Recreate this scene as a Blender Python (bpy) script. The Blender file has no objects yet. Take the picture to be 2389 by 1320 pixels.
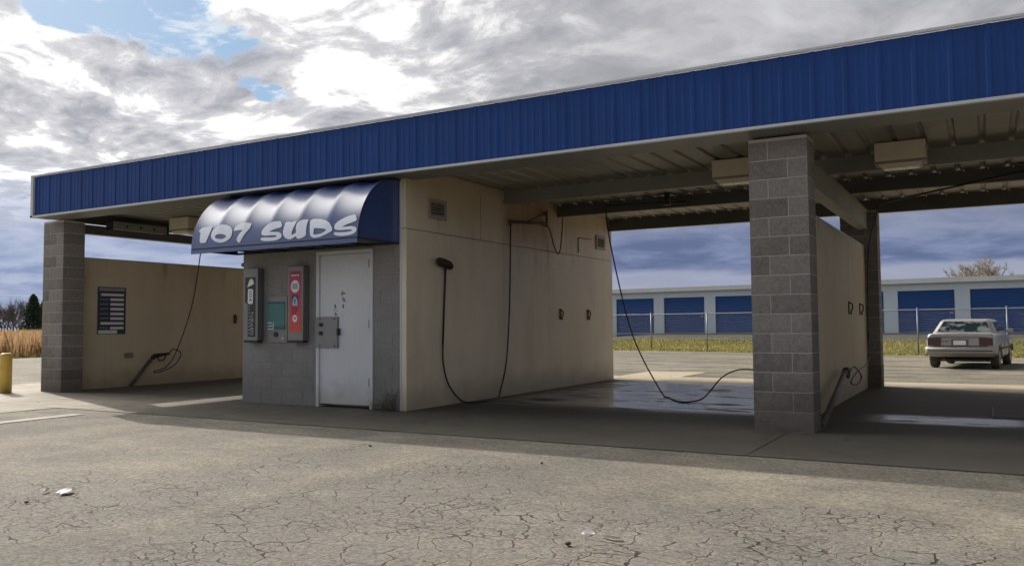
import bpy, bmesh, math, random
from mathutils import Vector, Matrix, noise
from mathutils.geometry import tessellate_polygon
random.seed(7)
R = math.radians
scene = bpy.context.scene
col = scene.collection

# ------------------------------------------------------------------ node helpers
class E:
    """a float socket with arithmetic"""
    def __init__(s, nt, sock): s.nt = nt; s.s = sock
    def _op(s, op, *a, clamp=False):
        n = s.nt.nodes.new('ShaderNodeMath'); n.operation = op; n.use_clamp = clamp
        for i, v in enumerate((s,) + a):
            if isinstance(v, E): s.nt.links.new(v.s, n.inputs[i])
            else: n.inputs[i].default_value = v
        return E(s.nt, n.outputs[0])
    def __add__(s, o): return s._op('ADD', o)
    __radd__ = __add__
    def __mul__(s, o): return s._op('MULTIPLY', o)
    __rmul__ = __mul__
    def __sub__(s, o): return s._op('SUBTRACT', o)
    def __rsub__(s, o): return (s * -1.0) + o
    def __truediv__(s, o): return s._op('DIVIDE', o)
    def max(s, o): return s._op('MAXIMUM', o)
    def min(s, o): return s._op('MINIMUM', o)
    def pow(s, o): return s._op('POWER', o)
    def abs(s): return s._op('ABSOLUTE')
    def sm(s, a, b, lo=0.0, hi=1.0):
        n = s.nt.nodes.new('ShaderNodeMapRange'); n.interpolation_type = 'SMOOTHSTEP'
        s.nt.links.new(s.s, n.inputs[0])
        n.inputs[1].default_value = a; n.inputs[2].default_value = b
        n.inputs[3].default_value = lo; n.inputs[4].default_value = hi
        return E(s.nt, n.outputs[0])

def vmath(nt, op, a, b=None, scale=None):
    n = nt.nodes.new('ShaderNodeVectorMath'); n.operation = op
    for i, v in enumerate((a, b)):
        if v is None: continue
        if hasattr(v, 'links'): nt.links.new(v, n.inputs[i])
        else: n.inputs[i].default_value = v
    if scale is not None: n.inputs['Scale'].default_value = scale
    return n.outputs[1] if op in ('DOT_PRODUCT', 'LENGTH') else n.outputs[0]

def xyz(nt, vec):
    n = nt.nodes.new('ShaderNodeSeparateXYZ'); nt.links.new(vec, n.inputs[0])
    return [E(nt, o) for o in n.outputs]

def comb(nt, x, y, z):
    n = nt.nodes.new('ShaderNodeCombineXYZ')
    for i, v in enumerate((x, y, z)):
        if isinstance(v, E): nt.links.new(v.s, n.inputs[i])
        else: n.inputs[i].default_value = v
    return n.outputs[0]

def nz(nt, vec, scale, detail=3.0, rough=0.55, distort=0.0):
    n = nt.nodes.new('ShaderNodeTexNoise'); nt.links.new(vec, n.inputs['Vector'])
    n.inputs['Scale'].default_value = scale; n.inputs['Detail'].default_value = detail
    n.inputs['Roughness'].default_value = rough; n.inputs['Distortion'].default_value = distort
    return E(nt, n.outputs['Fac'])

def nzc(nt, vec, scale, detail=2.0):
    n = nt.nodes.new('ShaderNodeTexNoise'); nt.links.new(vec, n.inputs['Vector'])
    n.inputs['Scale'].default_value = scale; n.inputs['Detail'].default_value = detail
    return n.outputs['Color']

def mapping(nt, vec, scale=(1, 1, 1), loc=(0, 0, 0)):
    n = nt.nodes.new('ShaderNodeMapping'); nt.links.new(vec, n.inputs[0])
    n.inputs['Scale'].default_value = scale; n.inputs['Location'].default_value = loc
    return n.outputs[0]

def mixc(nt, f, a, b, blend='MIX'):
    n = nt.nodes.new('ShaderNodeMix'); n.data_type = 'RGBA'; n.blend_type = blend
    for sock, v in ((n.inputs[0], f), (n.inputs[6], a), (n.inputs[7], b)):
        if isinstance(v, E): nt.links.new(v.s, sock)
        elif hasattr(v, 'links'): nt.links.new(v, sock)
        elif isinstance(v, (int, float)): sock.default_value = v
        else: sock.default_value = (*v, 1.0) if len(v) == 3 else v
    return n.outputs[2]

def scalec(nt, c, f):
    """colour times float"""
    n = nt.nodes.new('ShaderNodeVectorMath'); n.operation = 'SCALE'
    if hasattr(c, 'links'): nt.links.new(c, n.inputs[0])
    else: n.inputs[0].default_value = c
    if isinstance(f, E): nt.links.new(f.s, n.inputs['Scale'])
    else: n.inputs['Scale'].default_value = f
    return n.outputs[0]

def new_mat(name):
    m = bpy.data.materials.new(name); m.use_nodes = True
    nt = m.node_tree; b = nt.nodes['Principled BSDF']
    return m, nt, b

def world_pos(nt): return nt.nodes.new('ShaderNodeNewGeometry').outputs['Position']
def obj_pos(nt): return nt.nodes.new('ShaderNodeTexCoord').outputs['Object']

def bump(nt, b, h, strength=0.3, dist=0.01):
    n = nt.nodes.new('ShaderNodeBump'); n.inputs['Strength'].default_value = strength
    n.inputs['Distance'].default_value = dist
    nt.links.new(h.s, n.inputs['Height']); nt.links.new(n.outputs[0], b.inputs['Normal'])

def M(name, c, rough=0.6, metal=0.0, blotch=0.18, bs=1.3, fine=0.08, fs=40.0, bmp=0.0, coat=0.0, spec=None,
      streak=0.0, dirt=None, dirt_h=0.35, dirt_amt=0.5, trans=0.0):
    m, nt, b = new_mat(name)
    P = world_pos(nt)
    f = 1.0 + (nz(nt, P, bs, 4) - 0.5) * (2 * blotch) + (nz(nt, P, fs, 3) - 0.5) * (2 * fine)
    if streak:
        f = f + (nz(nt, mapping(nt, P, (9, 9, 0.35)), 1.0, 4) - 0.5) * (2 * streak)
    c2 = scalec(nt, c, f)
    if dirt:
        z = xyz(nt, P)[2]
        k = (1.0 - (z + (nz(nt, P, 5.0, 4) - 0.5) * 0.5).sm(0.0, dirt_h)) * dirt_amt
        c2 = mixc(nt, k, c2, dirt)
    nt.links.new(c2, b.inputs['Base Color'])
    b.inputs['Roughness'].default_value = rough; b.inputs['Metallic'].default_value = metal
    if coat: b.inputs['Coat Weight'].default_value = coat; b.inputs['Coat Roughness'].default_value = 0.24
    if spec is not None: b.inputs['Specular IOR Level'].default_value = spec
    if trans: b.inputs['Transmission Weight'].default_value = trans
    if bmp: bump(nt, b, nz(nt, P, fs, 4), bmp, 0.01)
    return m

# ------------------------------------------------------------------ mesh helpers
class MB:
    def __init__(s): s.bm = bmesh.new()
    def quad(s, *pts, mi=0):
        f = s.bm.faces.new([s.bm.verts.new(p) for p in pts]); f.material_index = mi; return f
    def poly(s, pts, mi=0): return s.quad(*pts, mi=mi)
    def box(s, x0, x1, y0, y1, z0, z1, mi=0):
        v = [s.bm.verts.new(p) for p in ((x0,y0,z0),(x1,y0,z0),(x1,y1,z0),(x0,y1,z0),(x0,y0,z1),(x1,y0,z1),(x1,y1,z1),(x0,y1,z1))]
        for q in ((0,3,2,1),(4,5,6,7),(0,1,5,4),(1,2,6,5),(2,3,7,6),(3,0,4,7)):
            s.bm.faces.new([v[i] for i in q]).material_index = mi
        return s
    def hexa(s, pts, mi=0):
        v = [s.bm.verts.new(p) for p in pts]
        for q in ((0,3,2,1),(4,5,6,7),(0,1,5,4),(1,2,6,5),(2,3,7,6),(3,0,4,7)):
            s.bm.faces.new([v[i] for i in q]).material_index = mi
        return s
    def tube(s, pts, r, n=8, mi=0, cap=True):
        pts = [Vector(p) for p in pts]; rs = r if isinstance(r, (list, tuple)) else [r] * len(pts)
        rings = []; up = None
        for i, p in enumerate(pts):
            t = (pts[min(i + 1, len(pts) - 1)] - pts[max(i - 1, 0)])
            if t.length < 1e-9: t = Vector((0, 0, 1))
            t.normalize()
            if up is None:
                up = Vector((0, 0, 1)) if abs(t.z) < 0.9 else Vector((1, 0, 0))
            a = t.cross(up)
            if a.length < 1e-6: a = t.orthogonal()
            a.normalize(); b = a.cross(t); up = b
            rings.append([s.bm.verts.new(p + (a * math.cos(k * 2 * math.pi / n) + b * math.sin(k * 2 * math.pi / n)) * rs[i]) for k in range(n)])
        for q, w in zip(rings, rings[1:]):
            for k in range(n):
                f = s.bm.faces.new((q[k], q[(k + 1) % n], w[(k + 1) % n], w[k])); f.material_index = mi; f.smooth = True
        if cap and n > 2:
            for ring in (list(reversed(rings[0])), rings[-1]):
                s.bm.faces.new(ring).material_index = mi
        return s
    def grid(s, fn, nu, nv, mi=0, smooth=False):
        V = [[s.bm.verts.new(fn(i / nu, j / nv)) for j in range(nv + 1)] for i in range(nu + 1)]
        for i in range(nu):
            for j in range(nv):
                f = s.bm.faces.new((V[i][j], V[i + 1][j], V[i + 1][j + 1], V[i][j + 1])); f.material_index = mi; f.smooth = smooth
        return s
    def loft(s, rings, closed=True, cap=True, mi=0, smooth=True):
        Rr = [[s.bm.verts.new(p) for p in ring] for ring in rings]
        n = len(Rr[0])
        for q, w in zip(Rr, Rr[1:]):
            for k in range(n if closed else n - 1):
                f = s.bm.faces.new((q[k], q[(k + 1) % n], w[(k + 1) % n], w[k])); f.material_index = mi; f.smooth = smooth
        if cap:
            s.bm.faces.new(list(reversed(Rr[0]))).material_index = mi; s.bm.faces.new(Rr[-1]).material_index = mi
        return s
    def outline(s, loops, fn, mi=0, thick=0.0):
        """2-D loops (outer, holes) -> triangles mapped by fn(u, v)"""
        flat = [p for l in loops for p in l]
        vs = [s.bm.verts.new(fn(*p)) for p in flat]
        for t in tessellate_polygon([[Vector((p[0], p[1], 0)) for p in l] for l in loops]):
            try: s.bm.faces.new([vs[i] for i in t]).material_index = mi
            except ValueError: pass
        return s
    def build(s, name, mats, parent=None, bevel=0.0, fix=True, smooth=False):
        if fix: bmesh.ops.recalc_face_normals(s.bm, faces=s.bm.faces)
        if smooth:
            for f in s.bm.faces: f.smooth = True
        me = bpy.data.meshes.new(name); s.bm.to_mesh(me); s.bm.free()
        o = bpy.data.objects.new(name, me); col.objects.link(o)
        for m in (mats if isinstance(mats, (list, tuple)) else [mats]): me.materials.append(m)
        if parent is not None:
            o.parent = parent; o.location = -Vector(parent_world(parent))
        if bevel:
            md = o.modifiers.new('bevel', 'BEVEL'); md.width = bevel; md.segments = 2; md.limit_method = 'ANGLE'; md.angle_limit = R(40)
        return o

def parent_world(p):
    v = Vector((0, 0, 0))
    while p is not None:
        v = v + p.location; p = p.parent
    return v

def tag(o, label=None, cat=None, group=None, kind=None):
    if label: o['label'] = label
    if cat: o['category'] = cat
    if group: o['group'] = group
    if kind: o['kind'] = kind
    return o

def empty(name, loc, label, cat, group=None):
    o = bpy.data.objects.new(name, None); col.objects.link(o); o.location = loc; o.empty_display_size = 0.2
    return tag(o, label, cat, group)

def copy_tree(o, parent=None):
    c = o.copy(); col.objects.link(c); c.parent = parent
    for ch in list(o.children): copy_tree(ch, c)
    return c

def spline(pts, n=8):
    """Catmull-Rom through points"""
    P = [Vector(p) for p in pts]; P = [P[0] * 2 - P[1]] + P + [P[-1] * 2 - P[-2]]
    out = []
    for i in range(1, len(P) - 2):
        for k in range(n):
            t = k / n; a, b, c, d = P[i - 1:i + 3]
            out.append(0.5 * ((2 * b) + (c - a) * t + (2 * a - 5 * b + 4 * c - d) * t * t + (3 * b - a - 3 * c + d) * t ** 3))
    out.append(P[-2]); return out

# ------------------------------------------------------------------ sun and sky
SUN = Vector((-0.8046, 0.2821, 0.5225)).normalized()
EL = math.asin(SUN.z); ROT = math.atan2(SUN.x, SUN.y)
ld = bpy.data.lights.new('sun', 'SUN'); ld.energy = 3.9; ld.angle = R(0.55); ld.color = (1.0, 0.93, 0.82)
lo = bpy.data.objects.new('sun', ld); col.objects.link(lo); lo.location = SUN * 60
lo.rotation_euler = (-SUN).to_track_quat('-Z', 'Y').to_euler()

w = bpy.data.worlds.new('World'); scene.world = w; w.use_nodes = True
nt = w.node_tree; bg = nt.nodes['Background']
tc = nt.nodes.new('ShaderNodeTexCoord'); D = vmath(nt, 'NORMALIZE', tc.outputs['Generated'])
dx, dy, dz = xyz(nt, D)
sky = nt.nodes.new('ShaderNodeTexSky'); sky.sky_type = 'NISHITA'; sky.sun_disc = False
sky.sun_elevation = EL; sky.sun_rotation = ROT; sky.air_density = 1.0; sky.dust_density = 1.0
sunc = E(nt, vmath(nt, 'DOT_PRODUCT', D, tuple(SUN)))
# clouds live on a flat layer overhead: perspective comes from dividing by height
den = (dz.max(0.0) + 0.16)
cp = comb(nt, dx / den, dy / den, 0.0)
warp = vmath(nt, 'SCALE', vmath(nt, 'SUBTRACT', nzc(nt, cp, 1.1, 3), (0.5, 0.5, 0.5)), scale=0.6)
cpw = vmath(nt, 'ADD', cp, warp)
n1 = nz(nt, cpw, 1.25, 5, 0.5)              # big masses
n2 = nz(nt, mapping(nt, cpw, (1, 1, 1), (7.3, 2.1, 0)), 3.6, 7, 0.6)   # billows
n3 = nz(nt, mapping(nt, cpw, (1, 1, 1), (1.3, 9.1, 0)), 9.0, 6, 0.62)  # wisps
def lobe(d, c0, c1):
    v = Vector(d).normalized()
    return E(nt, vmath(nt, 'DOT_PRODUCT', D, tuple(v))).sm(c0, c1)
def cosd(a): return math.cos(R(a))
# where the blue shows between the clouds
def streak(c, axis, L, W):
    """elongated soft patch: angular offsets from direction c along axis and across"""
    c = Vector(c).normalized(); a = Vector(axis); a = (a - c * a.dot(c)).normalized(); b = c.cross(a)
    ua = E(nt, vmath(nt, 'DOT_PRODUCT', D, tuple(a))); ub = E(nt, vmath(nt, 'DOT_PRODUCT', D, tuple(b)))
    front = E(nt, vmath(nt, 'DOT_PRODUCT', D, tuple(c))).sm(0.0, 0.2)
    r2 = (ua / L) * (ua / L) + (ub / W) * (ub / W)
    return (r2 + (n2 - 0.5) * 2.2 + (n3 - 0.5) * 2.6).sm(0.55, 1.05, 1.0, 0.0) * front
up_ = (0, 0, 1)
hole = streak((-0.775, 0.545, 0.331), (0.09, 0.16, -0.028), 0.165, 0.036)
hole = hole.max(streak((-0.695, 0.668, 0.266), (0.09, 0.16, -0.03), 0.036, 0.013))
hole = hole.max(streak((-0.835, 0.435, 0.345), (0.09, 0.16, 0.03), 0.03, 0.02))
hole = hole.max(streak((-0.2, -0.75, 0.63), (1, 0, 0), 0.45, 0.18) * 0.8)
# cloud brightness
az_side = (dx * -0.62 + dy * 0.78 * 0.25)                 # left of the picture -> larger
left = sunc.sm(cosd(50), cosd(20))
shade = (n1 * 0.55 + n2 * 0.45 + (n3 - 0.5) * 0.16)
thick = shade.sm(0.36, 0.62)                               # 0 thin bright edge, 1 thick grey base
up = dz.sm(0.03, 0.24)
low_right = mixc(nt, (n2 * 0.6 + n1 * 0.4).sm(0.38, 0.64), (0.125, 0.165, 0.30), (0.25, 0.30, 0.465))
low_left = mixc(nt, (n2 * 0.6 + n1 * 0.4).sm(0.36, 0.62), (0.26, 0.34, 0.56), (0.52, 0.58, 0.74))
low = mixc(nt, left, low_right, low_left)
hi_right = mixc(nt, thick, (0.66, 0.66, 0.68), (0.36, 0.365, 0.395))
thickL = (n1 * 0.3 + n2 * 0.42 + n3 * 0.28)
tl_ = thickL.sm(0.45, 0.52) * 0.62 + thickL.sm(0.48, 0.62) * 0.38
hi_left = mixc(nt, tl_, (1.35, 1.33, 1.30), (0.40, 0.41, 0.465))
hi = mixc(nt, left, hi_right, hi_left)
cloud = mixc(nt, (dz + (n1 - 0.5) * 0.10).sm(0.075, 0.2), low, hi)
# a paler slit of sky under the dark bank, just over the horizon
slit = (dz + (n1 - 0.5) * 0.035).sm(0.056, 0.066, 1.0, 0.0) * (1.0 - left)
cloud = mixc(nt, slit * 0.75, cloud, (0.40, 0.43, 0.54))
# opposite half of the sky (behind the camera): broken light cloud
back = dy.sm(-0.35, 0.15, 1.0, 0.0)
cloud = mixc(nt, back, cloud, mixc(nt, thick, (0.74, 0.76, 0.83), (0.49, 0.51, 0.56)))
cloud = scalec(nt, cloud, dz.sm(0.33, 0.62, 1.0, 0.16))
glow = sunc.sm(cosd(16), 1.0).pow(2.0)
cloud = mixc(nt, 1.0, cloud, scalec(nt, (5.5, 5.2, 4.7), glow), 'ADD')
lobe2 = lobe((-0.74, 0.16, 0.65), cosd(36), cosd(17)) * dz.sm(0.35, 0.5)     # bright patch added out of frame, shaped to whiten the awning's sheen
cloud = mixc(nt, 1.0, cloud, scalec(nt, (4.9, 4.75, 4.5), lobe2), 'ADD')
bluesky = mixc(nt, 0.75, scalec(nt, sky.outputs[0], 0.1), (0.27, 0.47, 0.72))
bluesky = mixc(nt, n3.sm(0.50, 0.66) * 0.8, bluesky, (0.85, 0.9, 0.95))
final = mixc(nt, hole, cloud, bluesky)
gnd = dz.sm(-0.02, 0.0)
final = mixc(nt, gnd, (0.16, 0.15, 0.13), final)
nt.links.new(scalec(nt, final, 10.0), bg.inputs['Color']); bg.inputs['Strength'].default_value = 0.1

# ------------------------------------------------------------------ camera
cam = bpy.data.cameras.new('camera'); co = bpy.data.objects.new('camera', cam); col.objects.link(co)
cr = Vector((0.86897287, 0.49479275, -0.00814136)); cu = Vector((0.03240904, -0.04048599, 0.99865436)); cd = Vector((-0.49379733, 0.8680674, 0.05121699))
co.matrix_world = Matrix(((cr.x, cu.x, -cd.x, 2.1627), (cr.y, cu.y, -cd.y, -8.9438), (cr.z, cu.z, -cd.z, 1.1189), (0, 0, 0, 1)))
cam.sensor_width = 36; cam.lens = 36 * 1940.5 / 2389; cam.clip_end = 4000; cam.clip_start = 0.05
scene.camera = co
scene.view_settings.view_transform = 'Standard'; scene.view_settings.look = 'None'; scene.view_settings.exposure = 0

# ------------------------------------------------------------------ materials
def ground_mat(name, c1, c2, rough=0.9, s1=0.5, s2=25, b=0.4):
    m, nt, bs = new_mat(name); P = world_pos(nt)
    k = (nz(nt, P, s1, 5) * 0.6 + nz(nt, P, s1 * 6, 5) * 0.4).sm(0.35, 0.65)
    c = scalec(nt, mixc(nt, k, c1, c2), 0.7 + nz(nt, P, s2, 4, 0.7) * 0.6)
    nt.links.new(c, bs.inputs['Base Color']); bs.inputs['Roughness'].default_value = rough
    bump(nt, bs, nz(nt, P, s2, 5, 0.7), b, 0.02); return m

def asphalt_mat():
    m, nt, b = new_mat('old asphalt'); P = world_pos(nt)
    X, Y, Z = xyz(nt, P)
    base = mixc(nt, (nz(nt, P, 0.33, 4) * 0.6 + nz(nt, P, 1.6, 5) * 0.4).sm(0.38, 0.62), (0.158, 0.147, 0.128), (0.252, 0.226, 0.181))
    # sandy drift between wheel tracks
    trk = nz(nt, mapping(nt, P, (0.35, 0.9, 1)), 0.8, 5).sm(0.50, 0.68)
    base = mixc(nt, trk * 0.55, base, (0.35, 0.31, 0.25))
    stain = nz(nt, P, 0.9, 5, 0.6).sm(0.60, 0.74)
    base = mixc(nt, stain * 0.5, base, (0.12, 0.115, 0.11))
    # exposed aggregate
    agg = nz(nt, P, 95, 3, 0.75); ag2 = nz(nt, P, 230, 2, 0.6)
    ag3 = nz(nt, P, 38, 3, 0.7)
    base = scalec(nt, base, (agg - 0.5) * 2.2 + (ag2 - 0.5) * 0.6 + (ag3 - 0.5) * 1.9 + (nz(nt, P, 15, 3, 0.6) - 0.5) * 0.8 + 1.0)
    vs = nt.nodes.new('ShaderNodeTexVoronoi'); vs.inputs['Scale'].default_value = 70; nt.links.new(P, vs.inputs['Vector'])
    sp = E(nt, vs.outputs['Distance']).sm(0.10, 0.22, 1.0, 0.0) * nz(nt, P, 9, 2).sm(0.52, 0.66)
    base = mixc(nt, sp * 0.55, base, (0.62, 0.58, 0.5))
    # alligator cracks
    wv = vmath(nt, 'ADD', P, vmath(nt, 'SCALE', vmath(nt, 'SUBTRACT', nzc(nt, P, 4.0, 4), (0.5, 0.5, 0.5)), scale=0.22))
    wv = vmath(nt, 'ADD', wv, vmath(nt, 'SCALE', vmath(nt, 'SUBTRACT', nzc(nt, P, 22.0, 3), (0.5, 0.5, 0.5)), scale=0.035))
    def crack(scale, wid):
        v = nt.nodes.new('ShaderNodeTexVoronoi'); v.feature = 'DISTANCE_TO_EDGE'; v.voronoi_dimensions = '2D'
        v.inputs['Scale'].default_value = scale; v.inputs['Randomness'].default_value = 1.0
        nt.links.new(mapping(nt, wv, (0.8, 1.15, 1)), v.inputs['Vector'])
        return E(nt, v.outputs['Distance']), wid
    def field(cx, cy, rx, ry, rot):
        c, s = math.cos(R(rot)), math.sin(R(rot)); u = (X - cx) * c + (Y - cy) * s; v = (Y - cy) * c - (X - cx) * s
        return (u / rx) * (u / rx) + (v / ry) * (v / ry)
    q = field(-1.2, -4.9, 1.9, 0.75, 97).min(field(-2.75, -4.9, 2.0, 0.42, 95)).min(field(0.5, -5.2, 2.2, 1.1, 12)).min(field(1.15, -4.0, 0.8, 0.35, 20)).min(field(-4.6, -7.5, 3.0, 1.0, 60)).min(field(5.0, -6.0, 3.0, 1.2, 10))
    q = q + (nz(nt, P, 1.1, 4) - 0.5) * 2.4
    wmod = nz(nt, P, 2.3, 3).sm(0.3, 0.7)
    d1, _ = crack(5.4, 0); d2, _ = crack(11, 0)
    m1 = q.sm(0.8, 1.7, 1.0, 0.0).max(nz(nt, P, 0.6, 3).sm(0.60, 0.68) * 0.7); m2 = nz(nt, mapping(nt, P, (1, 1, 1), (5, 3, 0)), 0.9, 3).sm(0.46, 0.58)
    k1 = (d1 - wmod * 0.016).sm(0.002, 0.030, 1.0, 0.0) * m1 * (0.5 + 0.5 * wmod)
    k2 = (d2 - wmod * 0.02).sm(0.0, 0.04, 1.0, 0.0) * m2 * m1 * 0.75
    base = mixc(nt, m1 * 0.5, base, scalec(nt, (0.187, 0.179, 0.165), (agg - 0.5) * 2.2 + (ag3 - 0.5) * 1.9 + 1.0))
    k = k1.max(k2)
    dust = (d1.sm(0.02, 0.10, 1.0, 0.0)) * m1 * 0.35
    base = mixc(nt, dust, base, (0.33, 0.285, 0.22))
    base = mixc(nt, k, base, (0.035, 0.03, 0.025))
    nt.links.new(base, b.inputs['Base Color'])
    b.inputs['Roughness'].default_value = 0.9; b.inputs['Specular IOR Level'].default_value = 0.2
    bump(nt, b, agg * 0.5 + ag2 * 0.25 - k * 1.6 + nz(nt, P, 7, 4) * 0.5, 0.55, 0.012)
    return m

def concrete_mat():
    m, nt, b = new_mat('worn concrete'); P = world_pos(nt); X, Y, Z = xyz(nt, P)
    base = mixc(nt, (nz(nt, P, 0.7, 5) * 0.6 + nz(nt, P, 3.3, 5) * 0.4).sm(0.36, 0.64), (0.25, 0.225, 0.185), (0.38, 0.34, 0.275))
    base = scalec(nt, base, 0.72 + nz(nt, P, 55, 4, 0.7) * 0.56)
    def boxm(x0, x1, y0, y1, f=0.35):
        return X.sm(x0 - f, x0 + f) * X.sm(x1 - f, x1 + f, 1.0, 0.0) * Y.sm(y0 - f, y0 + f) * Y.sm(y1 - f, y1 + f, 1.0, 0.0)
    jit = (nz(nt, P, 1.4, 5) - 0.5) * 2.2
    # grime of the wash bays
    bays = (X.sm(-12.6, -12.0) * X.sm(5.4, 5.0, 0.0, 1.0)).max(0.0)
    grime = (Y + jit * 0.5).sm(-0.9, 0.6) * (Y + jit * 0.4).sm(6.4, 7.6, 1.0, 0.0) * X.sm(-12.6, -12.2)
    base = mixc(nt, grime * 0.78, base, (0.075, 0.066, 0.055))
    apron_shade = (X + jit * 0.6).sm(-9.5, -7.0) * Y.sm(-2.2, -1.6) * (Y + jit * 0.3).sm(6.4, 7.6, 1.0, 0.0)  # shade under the roof, painted into the concrete colour; left end stays bright
    base = mixc(nt, apron_shade * (1.0 - grime * 0.5) * 0.86, base, (0.085, 0.078, 0.066))
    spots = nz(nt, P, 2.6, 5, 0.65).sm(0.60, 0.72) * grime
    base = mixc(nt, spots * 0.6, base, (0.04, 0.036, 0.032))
    # wet film, middle and right bay
    wj = (nz(nt, mapping(nt, P, (0.55, 1.5, 1), (3, 1, 0)), 1.7, 5, 0.6) - 0.5)
    wet = boxm(-4.3, -0.05, 1.5, 6.6, 0.5) * (wj + 0.5).sm(0.30, 0.52)
    wet2 = boxm(0.95, 2.5, 1.35, 2.2, 0.22) * (wj + 0.5).sm(0.30, 0.48)
    wet = wet.max(wet2)
    base = mixc(nt, wet * 0.6, base, (0.05, 0.05, 0.05))
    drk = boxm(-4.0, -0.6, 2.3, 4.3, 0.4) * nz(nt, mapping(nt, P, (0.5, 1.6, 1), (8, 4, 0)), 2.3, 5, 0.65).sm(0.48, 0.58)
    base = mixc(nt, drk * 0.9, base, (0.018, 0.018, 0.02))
    # tan silt behind and on the edge
    silt = (Y + jit * 0.6).sm(6.8, 8.2)
    base = mixc(nt, silt * 0.55, base, (0.52, 0.435, 0.31))
    hair = nt.nodes.new('ShaderNodeTexVoronoi'); hair.feature = 'DISTANCE_TO_EDGE'; hair.inputs['Scale'].default_value = 0.45
    nt.links.new(vmath(nt, 'ADD', P, vmath(nt, 'SCALE', nzc(nt, P, 1.5, 4), scale=0.5)), hair.inputs['Vector'])
    hk = E(nt, hair.outputs['Distance']).sm(0.0, 0.006, 1.0, 0.0) * 0.6
    base = mixc(nt, hk, base, (0.06, 0.055, 0.05))
    nt.links.new(base, b.inputs['Base Color'])
    rg = 0.78 - wet * 0.58 + drk * 0.1 - grime * 0.08
    nt.links.new(rg.s, b.inputs['Roughness']); sp_ = 0.16 + wet * 0.4
    nt.links.new(sp_.s, b.inputs['Specular IOR Level'])
    bump(nt, b, (nz(nt, P, 55, 4, 0.7) + nz(nt, P, 6, 4) * 0.8) * (1.0 - wet * 0.75), 0.35, 0.01)
    return m

def block_mat(name, c, amt=0.3, bmp=0.9, isl_amt=0.2, low=0.55, stretch=1.0):
    m, nt, b = new_mat(name); P = world_pos(nt); z = xyz(nt, P)[2]
    f = 0.62 + nz(nt, P, 2.2, 4) * 0.36 + (nz(nt, mapping(nt, P, (1, 1, stretch)), 48, 4, 0.75) - 0.5) * amt * 2 + (nz(nt, mapping(nt, P, (1, 1, stretch)), 17, 4, 0.7) - 0.5) * amt * 1.6 + 0.2 * nz(nt, P, 140, 2)
    isl = nt.nodes.new('ShaderNodeNewGeometry'); f = f + (E(nt, isl.outputs['Random Per Island']) - 0.5) * isl_amt
    c2 = scalec(nt, c, f)
    k = (1.0 - (z + (nz(nt, P, 4, 4) - 0.5) * 0.7).sm(0.05, 0.85)) * low
    c2 = mixc(nt, k, c2, (0.085, 0.068, 0.045))
    nt.links.new(c2, b.inputs['Base Color']); b.inputs['Roughness'].default_value = 0.92
    bump(nt, b, nz(nt, P, 48, 5, 0.75) + nz(nt, P, 140, 2) * 0.4, bmp, 0.012); return m

def panel_mat(name, c, rough=0.42, spec=0.5):
    m, nt, b = new_mat(name); P = world_pos(nt); X, Y, Z = xyz(nt, P)
    f = 0.86 + (nz(nt, P, 0.8, 3) - 0.5) * 0.3 + (nz(nt, mapping(nt, P, (5, 5, 0.4)), 1.0, 3) - 0.5) * 0.10 + nz(nt, P, 30, 3) * 0.12
    c2 = scalec(nt, c, f)
    rust = nz(nt, mapping(nt, P, (3.2, 3.2, 0.8)), 1.0, 5, 0.6).sm(0.56, 0.74) * Z.sm(1.7, 2.6)
    c2 = mixc(nt, rust * 0.7, c2, (0.30, 0.17, 0.075))
    c2 = mixc(nt, Z.sm(2.35, 3.2) * 0.55, c2, (0.55, 0.42, 0.255))
    leak = Y.sm(2.5, 2.8) * Y.sm(3.9, 4.6, 1.0, 0.0) * Z.sm(2.2, 2.75) * (0.45 + nz(nt, mapping(nt, P, (2, 2, 0.6)), 1.5, 5, 0.6) * 0.7)
    c2 = mixc(nt, leak * 0.85, c2, (0.34, 0.20, 0.10))
    soap = nz(nt, mapping(nt, P, (1.6, 1.6, 0.5), (4, 4, 1)), 1.0, 5, 0.65).sm(0.48, 0.70)
    c2 = mixc(nt, soap * 0.26, c2, (0.40, 0.33, 0.24))
    low = (1.0 - (Z + (nz(nt, P, 3, 4) - 0.5) * 0.4).sm(0.0, 0.45)) * 0.5
    c2 = mixc(nt, low, c2, (0.16, 0.125, 0.085))
    run = nz(nt, mapping(nt, P, (14, 14, 0.22)), 1.0, 4).sm(0.60, 0.76)
    c2 = mixc(nt, run * 0.14, c2, (0.25, 0.19, 0.12))
    nt.links.new(c2, b.inputs['Base Color']); b.inputs['Roughness'].default_value = rough; b.inputs['Specular IOR Level'].default_value = spec
    bump(nt, b, nz(nt, mapping(nt, P, (1, 1, 0.5)), 1.6, 2), 0.12, 0.03); return m

def car_paint(name, c):
    m, nt, b = new_mat(name); P = obj_pos(nt); z = xyz(nt, P)[2]
    f = 0.9 + (nz(nt, P, 2.5, 4) - 0.5) * 0.25
    c2 = scalec(nt, c, f)
    d = (1.0 - (z + (nz(nt, P, 4, 4) - 0.5) * 0.3).sm(0.2, 0.75)) * 0.5
    c2 = mixc(nt, d, c2, (0.22, 0.18, 0.13))
    nt.links.new(c2, b.inputs['Base Color']); b.inputs['Roughness'].default_value = 0.38; b.inputs['Metallic'].default_value = 0.25
    b.inputs['Coat Weight'].default_value = 0.5; b.inputs['Coat Roughness'].default_value = 0.15; return m

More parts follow.
